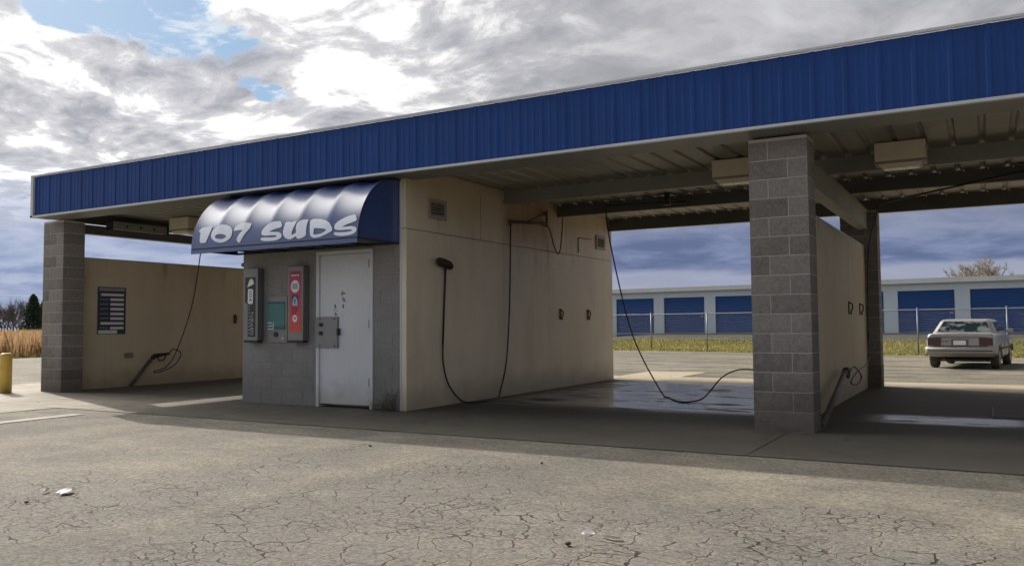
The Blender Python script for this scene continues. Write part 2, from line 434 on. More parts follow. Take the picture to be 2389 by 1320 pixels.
def glass_mat():
    m, nt, b = new_mat('car glass'); P = obj_pos(nt)
    k = nz(nt, mapping(nt, P, (1, 1, 1.4), (3, 0, 0)), 4.2, 3, 0.5).sm(0.46, 0.60)
    nt.links.new(mixc(nt, k, (0.012, 0.022, 0.024), (0.15, 0.185, 0.185)), b.inputs['Base Color'])
    b.inputs['Roughness'].default_value = 0.08; b.inputs['Specular IOR Level'].default_value = 0.8; return m
def gravel_mat():
    m, nt, b = new_mat('gravel yard'); P = world_pos(nt); X, Y, Z = xyz(nt, P)
    k = (nz(nt, mapping(nt, P, (0.12, 0.9, 1)), 1.0, 5, 0.6) * 0.6 + nz(nt, P, 0.9, 5) * 0.4).sm(0.38, 0.62)
    c = mixc(nt, k, (0.14, 0.127, 0.10), (0.265, 0.24, 0.19))
    g = nz(nt, mapping(nt, P, (0.3, 1.2, 1), (4, 2, 0)), 0.8, 5, 0.6).sm(0.52, 0.66)
    c = mixc(nt, g * 0.5, c, (0.17, 0.17, 0.09))
    e = (1.0 - Y.sm(10.4, 11.9)) * nz(nt, P, 2.0, 4).sm(0.35, 0.55)
    c = mixc(nt, e * 0.7, c, (0.09, 0.075, 0.055))
    c = scalec(nt, c, 1.0 + (nz(nt, P, 14, 4, 0.75) - 0.5) * 1.5 + (nz(nt, P, 3.2, 5, 0.7) - 0.5) * 1.0)
    nt.links.new(c, b.inputs['Base Color']); b.inputs['Roughness'].default_value = 0.9; b.inputs['Specular IOR Level'].default_value = 0.2
    bump(nt, b, nz(nt, P, 14, 5, 0.75), 0.7, 0.03); return m
MT = dict(
    ground=ground_mat('dry ground', (0.20, 0.165, 0.08), (0.26, 0.22, 0.11)),
    gravel=gravel_mat(),
    asphalt=asphalt_mat(), drive=ground_mat('shadowed drive', (0.045, 0.045, 0.042), (0.07, 0.068, 0.06)), concrete=concrete_mat(),
    line=M('worn white paint', (0.31, 0.287, 0.245), 0.8, blotch=0.5, bs=5, fine=0.25, fs=60),
    block=block_mat('split face block', (0.255, 0.234, 0.216), 0.5, 0.9, 0.34),
    mortar=M('mortar', (0.47, 0.44, 0.41), 0.95, dirt=(0.12, 0.10, 0.075), dirt_h=0.7, dirt_amt=0.7, bmp=0.3),
    kblock=block_mat('smooth grey block', (0.29, 0.28, 0.273), 0.34, 0.8, 0.03, 0.3, 2.6),
    kmortar=block_mat('painted joint', (0.28, 0.27, 0.263), 0.3, 0.5, 0.0, 0.3, 2.6),
    panel=panel_mat('cream wall panel', (0.74, 0.65, 0.505)),
    panel2=panel_mat('tan divider panel', (0.65, 0.56, 0.41), 0.6, 0.2),
    seam=M('panel seam', (0.20, 0.155, 0.11), 0.6),
    blue=M('blue ribbed metal', (0.011, 0.053, 0.222), 0.5, 0.0, blotch=0.22, bs=0.7, fine=0.06, fs=30, streak=0.3, spec=0.22, bmp=0.0),
    trim=M('white trim', (0.56, 0.57, 0.60), 0.4, blotch=0.12, streak=0.1),
    deck=M('galvanised deck', (0.33, 0.315, 0.27), 0.55, 0.15, blotch=0.3, bs=1.2, streak=0.1),
    steel=M('primed steel', (0.11, 0.105, 0.095), 0.55, 0.1, blotch=0.3, bs=2),
    steel2=M('grey painted steel', (0.22, 0.225, 0.205), 0.5, 0.1, blotch=0.25, bs=2),
    screw=M('screw washer', (0.7, 0.7, 0.68), 0.4, 0.3),
    awning=M('blue awning vinyl', (0.011, 0.05, 0.21), 0.38, 0.0, blotch=0.12, bs=2, fine=0.04, spec=0.8, coat=0.8),
    awning_in=M('awning underside', (0.02, 0.03, 0.05), 0.7),
    letter=M('white lettering', (0.82, 0.87, 0.97), 0.55, blotch=0.06),
    door=M('white painted door', (0.58, 0.60, 0.63), 0.45, blotch=0.12, bs=1.5, streak=0.05, dirt=(0.28, 0.25, 0.18), dirt_h=0.5, dirt_amt=0.5),
    plate=M('brushed plate', (0.22, 0.22, 0.235), 0.45, 0.55, blotch=0.15, bs=6),
    dark=M('dark rubber', (0.02, 0.019, 0.018), 0.6, blotch=0.2),
    hose=M('black hose', (0.016, 0.016, 0.018), 0.5),
    rust=M('rusty pipe', (0.15, 0.08, 0.042), 0.8, 0.2, blotch=0.4, bs=8),
    ss=M('dull stainless', (0.20, 0.20, 0.20), 0.45, 0.5, blotch=0.15, bs=5),
    plate2=M('dusty plate', (0.115, 0.105, 0.09), 0.8, blotch=0.3, bs=5),
    black=M('black panel', (0.012, 0.012, 0.016), 0.4),
    white=M('white print', (0.72, 0.73, 0.75), 0.5, blotch=0.06),
    greyp=M('grey print', (0.30, 0.30, 0.33), 0.5),
    teal=M('teal screen', (0.03, 0.16, 0.155), 0.25, blotch=0.2, bs=9),
    teald=M('dark teal print', (0.02, 0.085, 0.10), 0.4),
    navy=M('navy print', (0.035, 0.042, 0.085), 0.45, blotch=0.2, bs=4),
    sky_=M('light blue print', (0.35, 0.45, 0.68), 0.45),
    crimson=M('crimson print', (0.22, 0.012, 0.03), 0.5),
    yellow=M('yellow bollard paint', (0.62, 0.42, 0.085), 0.5, blotch=0.2, bs=6, dirt=(0.3, 0.2, 0.07), dirt_h=0.25),
    lampbox=M('cream lamp housing', (0.62, 0.56, 0.43), 0.45, blotch=0.15, bs=4),
    lens=M('lamp lens', (0.72, 0.66, 0.52), 0.2, blotch=0.15, bs=5),
    pvc=M('grimy pipe', (0.10, 0.085, 0.065), 0.6, blotch=0.35, bs=6),
    vent=M('vent louvre', (0.34, 0.30, 0.25), 0.5, blotch=0.25, bs=7),
    brush=M('brush bristle', (0.03, 0.026, 0.02), 0.9, bmp=0.5, fs=150),
    tan=M('tan plate', (0.27, 0.22, 0.14), 0.5),
    paint=car_paint('beige car paint', (0.37, 0.35, 0.35)),
    bumper=car_paint('beige bumper', (0.36, 0.335, 0.32)),
    glass=glass_mat(),
    tail=M('tail lamp', (0.06, 0.019, 0.021), 0.2, coat=0.4),
    chrome=M('chrome', (0.55, 0.55, 0.55), 0.2, 0.9),
    tyre=M('tyre', (0.025, 0.024, 0.022), 0.85, dirt=(0.13, 0.11, 0.08), dirt_h=0.2),
    rim=M('wheel rim', (0.30, 0.29, 0.28), 0.4, 0.6),
    swall=M('white metal siding', (0.50, 0.57, 0.64), 0.5, blotch=0.06, dirt=(0.35, 0.33, 0.28), dirt_h=1.0),
    sdoor=M('blue roll door', (0.02, 0.072, 0.245), 0.45, blotch=0.12, bs=0.6),
    sroof=M('pale roof metal', (0.62, 0.62, 0.60), 0.5),
    galv=M('galvanised pipe', (0.26, 0.28, 0.30), 0.45, 0.3),
    bark=M('bare bark', (0.34, 0.30, 0.26), 0.9, blotch=0.3, bs=3),
    bark2=M('far bare bark', (0.11, 0.092, 0.085), 0.9, blotch=0.3, bs=1),
    needle=M('pine needle', (0.022, 0.045, 0.026), 0.8, blotch=0.5, bs=1.2),
    weed=M('dead weed', (0.10, 0.075, 0.045), 0.9, blotch=0.4, bs=20),
    paper=M('white paper', (0.82, 0.82, 0.80), 0.8, blotch=0.05),
    stone=M('dark stone', (0.05, 0.045, 0.04), 0.9, bmp=0.4),
)
# red label panel that fades from crimson at the top to orange red below
m, nt2, b2 = new_mat('red label'); z_ = xyz(nt2, world_pos(nt2))[2]
nt2.links.new(mixc(nt2, z_.sm(1.0, 1.85), (0.62, 0.07, 0.05), (0.36, 0.03, 0.085)), b2.inputs['Base Color']); b2.inputs['Roughness'].default_value = 0.4
MT['red'] = m
def grass_mat(name, a, b_, c):
    m, nt, bs = new_mat(name); g = nt.nodes.new('ShaderNodeNewGeometry'); P = g.outputs['Position']
    k = E(nt, g.outputs['Random Per Island']); q = nz(nt, P, 0.25, 4).sm(0.36, 0.62)
    nt.links.new(mixc(nt, q * 0.7 + k * 0.3, mixc(nt, k, a, b_), c), bs.inputs['Base Color']); bs.inputs['Roughness'].default_value = 0.8
    bs.inputs['Specular IOR Level'].default_value = 0.2
    tr = nt.nodes.new('ShaderNodeBsdfTranslucent'); nt.links.new(bs.inputs['Base Color'].links[0].from_socket, tr.inputs['Color'])
    mx = nt.nodes.new('ShaderNodeMixShader'); mx.inputs[0].default_value = 0.5
    nt.links.new(bs.outputs[0], mx.inputs[1]); nt.links.new(tr.outputs[0], mx.inputs[2])
    nt.links.new(mx.outputs[0], nt.nodes['Material Output'].inputs['Surface'])
    return m
MT['dry_grass'] = grass_mat('dry field grass', (0.50, 0.31, 0.16), (0.60, 0.43, 0.24), (0.36, 0.24, 0.13))
MT['turf'] = grass_mat('yellow green turf', (0.32, 0.29, 0.09), (0.43, 0.37, 0.15), (0.27, 0.26, 0.08))
MT['verge'] = grass_mat('verge grass', (0.15, 0.16, 0.06), (0.26, 0.23, 0.11), (0.12, 0.13, 0.05))
# ------------------------------------------------------------------ ground sheets
def sstep(t): t = max(0.0, min(1.0, t)); return t * t * (3 - 2 * t)
def terr(x, y):
    wx = sstep((x + 24) / 9.0)
    z = -0.17 * sstep((y - 7.9) / 3.2)
    rise = 0.72 * sstep((y - (31.2 - 0.12 * (x + 11))) / 9.8)
    return (z + rise) * wx
def axis(a, b, fine0, fine1, st):
    v = []; x = fine0
    while x <= fine1: v.append(x); x += st
    k = st; x = fine0
    while x > a: k *= 1.5; x -= k; v.append(x)
    k = st; x = v[int((fine1 - fine0) / st)]
    while x < b: k *= 1.5; x += k; v.append(x)
    return sorted(v)
def sheet(name, xs, ys, dz, mat_, keep=lambda x, y: True):
    mb = MB(); V = {}
    def vt(i, j):
        if (i, j) not in V: V[(i, j)] = mb.bm.verts.new((xs[i], ys[j], terr(xs[i], ys[j]) + dz))
        return V[(i, j)]
    for i in range(len(xs) - 1):
        for j in range(len(ys) - 1):
            if keep((xs[i] + xs[i + 1]) / 2, (ys[j] + ys[j + 1]) / 2):
                mb.bm.faces.new((vt(i, j), vt(i + 1, j), vt(i + 1, j + 1), vt(i, j + 1)))
    o = mb.build(name, mat_, fix=False, smooth=True); return tag(o, kind='structure')
lin = lambda a, b, n: [a + (b - a) * i / n for i in range(n + 1)]
sheet('ground', axis(-900, 900, -60, 40, 2.0), axis(-200, 1500, -20, 60, 2.0), -0.05, MT['ground'])
def fence_y(x): return 31.35 - 0.24 * (x + 11.6)
sheet('gravel_yard', lin(-19, 40, 59), lin(10.4, 34, 59), -0.012, MT['gravel'], lambda x, y: y < fence_y(x) - 1.2)
# asphalt: lot in front and the lane on the left of the building
ax = sorted(set([-30, -24, -19, -15.2, -9.45] + lin(-14, 40, 9)))
sheet('asphalt_lot', sorted(set(lin(-31, -15.2, 8) + [-12.6, -9.45, -4, 0, 6, 9, 20, 40])), sorted(set([-40, -20, -10, -5.5, -1.75, 3, 8.0, 14, 20])), -0.006, MT['asphalt'],
      lambda x, y: y < -1.75 or x < -15.2)
sheet('storage_drive', lin(-34, 24, 29), lin(33, 42, 18), 0.012, MT['drive'], lambda x, y: 41.32 - 0.1203 * (x + 16.86) - 4.3 < y)  # asphalt drive, its colour darkened to stand for the storage building's shadow
# concrete: slabs with open joints
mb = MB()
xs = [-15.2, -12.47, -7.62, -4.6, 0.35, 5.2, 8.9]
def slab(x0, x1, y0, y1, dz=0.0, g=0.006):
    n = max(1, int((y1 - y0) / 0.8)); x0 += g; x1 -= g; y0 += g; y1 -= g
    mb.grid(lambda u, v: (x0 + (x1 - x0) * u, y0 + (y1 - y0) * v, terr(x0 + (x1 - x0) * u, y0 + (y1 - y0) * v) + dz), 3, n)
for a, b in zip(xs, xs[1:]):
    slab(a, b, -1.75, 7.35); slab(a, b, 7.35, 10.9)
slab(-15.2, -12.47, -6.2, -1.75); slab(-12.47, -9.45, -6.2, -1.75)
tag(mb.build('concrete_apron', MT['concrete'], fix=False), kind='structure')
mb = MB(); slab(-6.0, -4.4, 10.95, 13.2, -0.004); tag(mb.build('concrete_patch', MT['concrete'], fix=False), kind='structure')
# painted lines
def strip(pts, wd, z=0.001):
    mb = MB(); (x0, y0), (x1, y1) = pts; d = Vector((x1 - x0, y1 - y0)).normalized(); n = Vector((-d.y, d.x)) * wd / 2
    mb.quad((x0 - n.x, y0 - n.y, z), (x1 - n.x, y1 - n.y, z), (x1 + n.x, y1 + n.y, z), (x0 + n.x, y0 + n.y, z))
    return tag(mb.build('painted_line', MT['line'], fix=True), kind='structure')
strip([(-8.30, -2.15), (-8.10, -6.5)], 0.22)
strip([(-24.6, -20), (-24.6, 9.0)], 0.16); strip([(-19.9, -20), (-19.9, 3.4)], 0.14)
def dash(pts): strip(pts, 0.14)

# ------------------------------------------------------------------ grass and field
def blades(name, spots, mat_, hs, wd, lean=0.25):
    mb = MB()
    for x, y, z in spots:
        h = random.uniform(*hs); a = random.uniform(0, math.pi); wv = Vector((math.cos(a), math.sin(a), 0)) * wd * random.uniform(0.6, 1.3)
        l = Vector((random.gauss(0, lean), random.gauss(0, lean), 0)) * h
        p = Vector((x, y, z - 0.03)); mid = p + l * 0.4 + Vector((0, 0, h * 0.6)); top = p + l + Vector((0, 0, h))
        v = [mb.bm.verts.new(q) for q in (p - wv, p + wv, mid + wv * 0.7, top, mid - wv * 0.7)]
        mb.bm.faces.new(v)
    o = mb.build(name, mat_, fix=False); return tag(o, kind='stuff')
S = []
while len(S) < 34000:
    x = random.uniform(-26, 16); y = random.uniform(22, 41)
    if fence_y(x) - 0.7 + (0.9 * noise.noise((x * 0.6, 3, 0))) < y < 41.4 - 0.12 * (x + 16.9) - 3.6 + 0.4 * noise.noise((x * 0.5, 9, 0)): S.append((x, y, terr(x, y) - 0.02))
g = blades('grass_strip', S, MT['turf'], (0.06, 0.16), 0.04); tag(g, 'yellow green mown grass strip between gravel yard and storage units', 'grass')
S = []
while len(S) < 30000:
    d = 36 + 75 * random.random() ** 1.8; a = random.uniform(R(142), R(158.5))
    x = 2.16 + d * math.cos(a); y = -8.94 + d * math.sin(a)
    if x < -32.6 + noise.noise((x * .2, y * .2, 0)) and d > 38.5: S.append((x, y, -0.05))
f = blades('dry_grass_field', S, MT['dry_grass'], (0.45, 1.3), 0.03, 0.2)
tag(f, 'tall orange brown dry grass field beyond the lane at left', 'dry grass')
S = []
while len(S) < 9000:
    x = random.uniform(-42, -30.6); y = random.uniform(4, 24)
    if x < -31.0 + 0.8 * noise.noise((x * .5, y * .5, 0)): S.append((x, y, -0.05))
v = blades('verge_grass', S, MT['verge'], (0.10, 0.32), 0.03); tag(v, 'low green grey verge grass along the lane edge before the dry field', 'grass')

# ------------------------------------------------------------------ trees
def branches(mb, p, d, length, r, depth, spread, twig, up=0.1):
    n = 4; pts = [p]; q = p.copy(); dd = d.copy()
    for i in range(n):
        dd = (dd + Vector((random.gauss(0, .10), random.gauss(0, .10), random.gauss(0, .06) + up * 0.3))).normalized()
        q = q + dd * (length / n); pts.append(q.copy())
    mb.tube(pts, [max(0.009, r * (1 - 0.45 * i / n)) for i in range(n + 1)], 3 if depth < 3 else 5, cap=False)
    if depth == 0: return
    k = random.choice((3, 4)) if depth > 1 else twig
    for j in range(k):
        t = random.uniform(0.45, 1.0); i = min(n - 1, int(t * n)); base = pts[i].lerp(pts[i + 1], t * n - i)
        nd = (dd + Vector((random.gauss(0, spread), random.gauss(0, spread), random.gauss(0, spread * 0.7)))).normalized()
        branches(mb, base, nd, length * random.uniform(0.55, 0.78), r * 0.55, depth - 1, spread, twig, up)
def bare_tree(loc, h, rw, mat_, label, group, minr=0.02, depth=4, twig=5, spread=0.62, limbs=5):
    t = empty('bare_tree', (0, 0, 0), label, 'tree', group)
    mb = MB(); th = h * 0.22
    mb.tube([(0, 0, -0.2), (0.02, 0.03, th * 0.5), (0.05, 0, th)], [rw * 1.2, rw, rw * 0.8], 7); mb.build('trunk', mat_, t, fix=False)
    mb = MB()
    for i in range(limbs):
        a = i * 2.4 + random.uniform(-.3, .3); h_ = 0.35 + 0.6 * (i % 3) / 2; d = Vector((math.cos(a) * h_, math.sin(a) * h_, random.uniform(0.6, 1.2))).normalized()
        branches(mb, Vector((0.05, 0, th * random.uniform(0.8, 1.0))), d, h * 0.30, rw * 0.55, depth, spread, twig, 0.25)
    for v in mb.bm.verts: pass
    mb.build('crown', mat_, t, fix=False); t.location = loc; return t
def pine(loc, h, label, group):
    t = empty('pine_tree', (0, 0, 0), label, 'tree', group)
    mb = MB(); mb.tube([(0, 0, -0.2), (0, 0, h * 0.5), (0, 0, h * 0.93)], [h * 0.02, h * 0.014, 0.03], 6); mb.build('trunk', MT['bark2'], t, fix=False)
    mb = MB()
    for i in range(2600):
        zt = random.random() ** 0.85; z = h * (0.05 + 0.95 * zt); lump = 0.75 + 0.5 * noise.noise((zt * 6, i % 7, 1.5))
        rad = h * 0.33 * (1 - zt) ** 0.5 * lump; a = random.uniform(0, 6.283); rr = rad * math.sqrt(random.random())
        c = Vector((rr * math.cos(a), rr * math.sin(a), z - rr * 0.15)); s = h * random.uniform(0.012, 0.034)
        n1_ = Vector((random.gauss(0, 1), random.gauss(0, 1), random.gauss(0, .6))).normalized(); n2_ = n1_.orthogonal().normalized()
        mb.quad(c - n1_ * s * 1.6, c + n2_ * s * 0.7, c + n1_ * s * 1.6, c - n2_ * s * 0.7)
    mb.build('crown', MT['needle'], t, fix=False); t.location = loc; return t
# one broad bare tree behind the storage units
bare_tree((1.9, 66, 0.5), 6.6, 0.30, MT['bark'], 'broad bare twiggy tree rising behind the storage building roof', None, depth=4, twig=7, spread=0.7, limbs=11)
CAMP = Vector((2.1627, -8.9438, 1.1189))
def at_px(u, dist):
    d = cd + cr * ((u - 1194.5) / 1940.5); d.z = 0; d.normalize()
    return Vector((CAMP.x + d.x * dist, CAMP.y + d.y * dist, -0.05))
protos = [bare_tree((0, 0, 0), 8.4, 0.17, MT['bark2'], 'x', 'bare trees of the distant tree line', depth=3, twig=5, spread=0.5) for _ in range(3)]
lab = 'grey brown bare tree in the hazy tree line far behind the dry grass field'
k = 0
for u in list(range(-36, 62, 7)):
    o = protos[k] if k < 3 else copy_tree(protos[k % 3]); k += 1
    o['label'] = lab; o.location = at_px(u, random.uniform(165, 190)); o.rotation_euler.z = random.uniform(0, 6.28); s = random.uniform(0.75, 1.08); o.scale = (s, s, s)
pine(at_px(79, 150), 6.6, 'dark green evergreen tree beside the left block pillar, taller of the two evergreens', None)
pine(at_px(104, 160), 6.0, 'dark green evergreen half hidden behind the left block pillar', None)

# ------------------------------------------------------------------ storage building
u0 = Vector((-16.86, 41.32, 0)); ud = Vector((0.9928, -0.1194, 0)).normalized(); un = Vector((0.1194, 0.9928, 0)).normalized()
def SP(s, d, z): return u0 + ud * s + un * d + Vector((0, 0, z))
def sbox(mb, s0, s1, d0, d1, z0, z1, mi=0):
    mb.hexa([SP(s0, d0, z0), SP(s1, d0, z0), SP(s1, d1, z0), SP(s0, d1, z0), SP(s0, d0, z1), SP(s1, d0, z1), SP(s1, d1, z1), SP(s0, d1, z1)], mi)
st = empty('storage_building', SP(12, 0, 0.5), 'long low white storage building with a row of blue roll up doors', 'building')
SZ = 0.53; s_lo, s_hi = -12.2, 32.3
mb = MB(); sbox(mb, s_lo, s_hi, 0.14, 9, SZ - 0.3, 3.299)
for k in range(-4, 10):                                  # piers and header stand proud of the doors
    a = 1.51 + 3.4 * k; sbox(mb, a - 0.72, a - 0.02, 0, 0.138, SZ - 0.3, 2.775)
sbox(mb, s_lo, s_hi, 0.0, 0.138, 2.777, 3.298); mb.build('wall', MT['swall'], st)
mb = MB(); mb.hexa([SP(s_lo - .2, -0.22, 3.30), SP(s_hi + .2, -0.22, 3.30), SP(s_hi + .2, 9.2, 3.6), SP(s_lo - .2, 9.2, 3.6), SP(s_lo - .2, -0.22, 3.39), SP(s_hi + .2, -0.22, 3.39), SP(s_hi + .2, 9.2, 3.69), SP(s_lo - .2, 9.2, 3.69)])
mb.build('roof', MT['sroof'], st)
mb = MB(); sbox(mb, s_lo - .2, s_hi + .2, -0.33, -0.222, 3.15, 3.40); mb.build('gutter', MT['trim'], st)
for k in range(-4, 9):
    a = 1.51 + 3.4 * k; mb = MB()
    n = 18; z0, z1 = SZ + 0.05, 2.775
    for i in range(n):                                   # curved slats
        za = z0 + (z1 - z0) * i / n; zb = z0 + (z1 - z0) * (i + 1) / n; zm = (za + zb) / 2
        mb.quad(SP(a, 0.09, za), SP(a + 2.66, 0.09, za), SP(a + 2.66, 0.055, zm), SP(a, 0.055, zm))
        mb.quad(SP(a, 0.055, zm), SP(a + 2.66, 0.055, zm), SP(a + 2.66, 0.09, zb), SP(a, 0.09, zb))
    sbox(mb, a, a + 2.66, 0.04, 0.10, SZ - 0.12, SZ + 0.048)
    dr = mb.build('roll_door', MT['sdoor'], st)
    mb = MB(); sbox(mb, a + 2.44, a + 2.60, 0.0, 0.045, SZ + 1.02, SZ + 1.12); mb.build('handle', MT['galv'], dr)
    mb = MB(); sbox(mb, a, a + 2.66, 0.012, 0.036, SZ - 0.02, SZ + 0.07); mb.build('bottom_bar', MT['galv'], dr)

# ------------------------------------------------------------------ chain link fence
fx0, fx1 = -22.1, 13.0
fe = empty('chain_link_fence', (-5, fence_y(-5), -0.17), 'long galvanised chain link fence with top rail in front of storage units', 'fence')
def FP(x, z): return Vector((x, fence_y(x), terr(x, fence_y(x)) + z))
px = fx0
posts = []
while px <= fx1: posts.append(px); px += 3.12
for x in posts:
    mb = MB(); mb.tube([FP(x, -0.1), FP(x, 1.84)], 0.032, 8); mb.tube([FP(x, 1.84), FP(x, 1.89)], [0.04, 0.02], 8); mb.build('post', MT['galv'], fe)
mb = MB(); mb.tube([FP(x, 1.80) for x in posts], 0.026, 6); mb.build('top_rail', MT['galv'], fe)
mb = MB(); h = 1.72; x = fx0; L = fx1 - fx0
for dirn in (1, -1):
    for i in range(int((L + h) / 0.085)):
        a = i * 0.085 - (h if dirn > 0 else 0); za, zb = 0.05, 0.05 + h; xa, xb = (a, a + h) if dirn > 0 else (a + h * 0, a - h)
        # clip to the panel
        p0 = [xa, za]; p1 = [xb, zb]
        def clip(p, q):
            if p[0] < 0: t = (0 - p[0]) / (q[0] - p[0]); return [0, p[1] + (q[1] - p[1]) * t]
            if p[0] > L: t = (L - p[0]) / (q[0] - p[0]); return [L, p[1] + (q[1] - p[1]) * t]
            return p
        if max(xa, xb) <= 0 or min(xa, xb) >= L: continue
        p0, p1 = clip(p0, p1), clip(p1, p0)
        if p1[1] - p0[1] < 0.05: continue
        mb.tube([FP(fx0 + p0[0], p0[1]), FP(fx0 + p1[0], p1[1])], 0.0022, 3, cap=False)
mb.build('mesh', MT['galv'], fe, fix=False)
# ------------------------------------------------------------------ car wash building
B = empty('car_wash_building', (-3.8, 3.5, 0), 'self serve car wash with blue ribbed fascia, grey block pillars and open wash bays', 'building')
C_ = 0.2032
def rough_face(mb, o, du, dv, n, nu, nv, amp, seed, mi=0):
    o, du, dv, n = map(Vector, (o, du, dv, n))
    def fn(u, v):
        e = min(u, 1 - u, v, 1 - v) * 2; e = min(1.0, e * 2.6)
        p = o + du * u + dv * v
        a = amp * max(0.12, 0.62 + 0.9 * noise.noise(p * 9 + Vector((seed, 0, 0))) + 0.5 * noise.noise(p * 28))
        return p + n * (a * e)
    mb.grid(fn, nu, nv, mi, True)
def rblock(mb, x0, x1, y0, y1, z0, z1, amp, sides='fblr', seed=0):
    g = 0.004; x0 += g; x1 -= g; z0 += g; z1 -= g
    X, Y, Z = x1 - x0, y1 - y0, z1 - z0
    nu = max(3, int(X / 0.05)); nv = 4
    if 'f' in sides: rough_face(mb, (x0, y0, z0), (X, 0, 0), (0, 0, Z), (0, -1, 0), nu, nv, amp, seed)
    if 'b' in sides: rough_face(mb, (x1, y1, z0), (-X, 0, 0), (0, 0, Z), (0, 1, 0), nu, nv, amp, seed + 3)
    if 'l' in sides: rough_face(mb, (x0, y1, z0), (0, -Y, 0), (0, 0, Z), (-1, 0, 0), 6, nv, amp, seed + 5)
    if 'r' in sides: rough_face(mb, (x1, y0, z0), (0, Y, 0), (0, 0, Z), (1, 0, 0), 6, nv, amp, seed + 7)
    mb.quad((x0, y0, z1), (x1, y0, z1), (x1, y1, z1), (x0, y1, z1)); mb.quad((x0, y1, z0), (x1, y1, z0), (x1, y0, z0), (x0, y0, z0))
def pillar(x, y, label=None, courses=15, w_=0.61, d_=0.406):
    mb = MB()
    for k in range(courses):
        z0 = k * C_; split = 0.203 if k % 2 == 0 else 0.406
        if k == 0: rblock(mb, x, x + w_, y, y + d_, z0, z0 + C_, 0.011, seed=k * 13)
        else:
            rblock(mb, x, x + split, y, y + d_, z0, z0 + C_, 0.011, 'fbl', k * 13); rblock(mb, x + split, x + w_, y, y + d_, z0, z0 + C_, 0.011, 'fbr', k * 17)
    mb.box(x + 0.0056, x + w_ - 0.0056, y + 0.0015, y + d_ - 0.0015, 0, courses * C_ + 0.03, 1)
    o = mb.build('pillar', [MT['block'], MT['mortar']], B, fix=False)
    if label: o['label'] = label
    return o
for x in (-12.78, 0.0, 5.16):
    pillar(x, 0.0); pillar(x - (0.04 if x == 0 else 0), 6.71)
# equipment room between the left and the middle bay
KX0, KX1 = -7.62, -4.647
mb = MB(); kcore = []
DX0, DX1, DZ = -6.13, -5.11, 2.19
for k in range(15):
    z0 = k * C_; off = 0.0 if k % 2 == 0 else 0.203; x = KX0 - off
    while x < KX1 - 0.01:
        a, b = max(x, KX0), min(x + 0.406, KX1); x += 0.406
        if z0 + 0.01 < DZ:
            if a < DX0 < b: b2_ = DX0
            if a >= DX0 and b <= DX1: continue
            if a < DX0 < b: b = DX0
            elif a < DX1 < b: a = DX1
        if b - a > 0.02: rblock(mb, a, b, 0.0, 0.19, z0, z0 + C_, 0.003, 'f' + ('l' if a < KX0 + .01 else ''), k * 7 + int(a * 10))
mb.box(KX0 + .004, DX0, 0.004, 0.186, 0, 3.06, 1); mb.box(DX1, KX1, 0.004, 0.186, 0, 3.06, 1); mb.box(DX0 + .001, DX1 - .001, 0.005, 0.186, DZ, 3.059, 1)
mb.build('front_wall', [MT['kblock'], MT['kmortar']], B, fix=False)
mb = MB(); mb.box(-7.60, -4.65, 0.192, 7.05, 0.0, 3.28); mb.build('room_wall', MT['panel2'], B)
mb = MB(); mb.box(-4.645, -4.55, 0.0, 7.07, -0.01, 2.43); mb.build('bay_wall', MT['panel'], B, bevel=0.006)
mb = MB(); mb.box(-4.645, -4.556, 0.0, 7.066, 2.44, 3.30)
mb.box(-4.554, -4.535, 0.30, 2.60, 3.14, 3.29); mb.build('upper_wall', MT['panel'], B, bevel=0.004)
mb = MB(); mb.box(-4.64, -4.562, 0.006, 7.06, 2.428, 2.442); mb.build('seam', MT['seam'], B)
for y in (1.9, 4.9): mb = MB(); mb.box(-4.5585, -4.5545, y, y + 0.012, 2.446, 3.1); mb.build('seam', MT['seam'], B)
mb = MB(); mb.box(-4.652, -4.628, -0.006, 0.012, 0.0, 3.08); mb.build('corner_trim', MT['swall'], B)
mb = MB(); mb.tube([(-4.545, 5.42, 2.78), (-4.545, 5.42, 2.5)], 0.008, 5); mb.tube([(-4.545, 5.42, 2.78), (-4.545, 6.02, 2.80)], 0.008, 5); mb.build('conduit', MT['rust'], B)
def vent(y0, y1, z0, z1):
    mb = MB(); x = -4.551
    f = 0.05
    mb.box(x, x + 0.022, y0, y1, z1 - f, z1); mb.box(x, x + 0.022, y0, y1, z0, z0 + f); mb.box(x, x + 0.022, y0, y0 + f, z0 + f, z1 - f); mb.box(x, x + 0.022, y1 - f, y1, z0 + f, z1 - f)
    o = mb.build('air_vent', MT['vent'], B)
    mb = MB()
    n = 5
    for i in range(n):
        za = z0 + f + (z1 - z0 - 2 * f) * (i + 0.15) / n; zb = za + 0.022
        mb.hexa([(x, y0 + f, zb), (x, y1 - f, zb), (x + 0.018, y1 - f, za), (x + 0.018, y0 + f, za), (x, y0 + f, zb + .004), (x, y1 - f, zb + .004), (x + 0.018, y1 - f, za + .004), (x + 0.018, y0 + f, za + .004)])
    mb.build('louvre', MT['vent'], o)
    mb = MB(); mb.box(x + 0.0005, x + 0.003, y0 + f, y1 - f, z0 + f, z1 - f); mb.build('opening', MT['dark'], o)
vent(0.50, 0.94, 2.63, 2.91); vent(6.24, 6.68, 2.63, 2.91)
# bay divider panels
for xc in (-12.47, 0.333, 5.49):
    mb = MB(); mb.box(xc - 0.02, xc + 0.02, 0.41, 6.70, -0.01, 2.44)
    o = mb.build('divider_panel', MT['panel2'], B, bevel=0.004)
    mb = MB(); mb.box(xc - 0.026, xc + 0.026, 0.41, 6.70, 2.442, 2.462); mb.build('cap', MT['swall'], o)
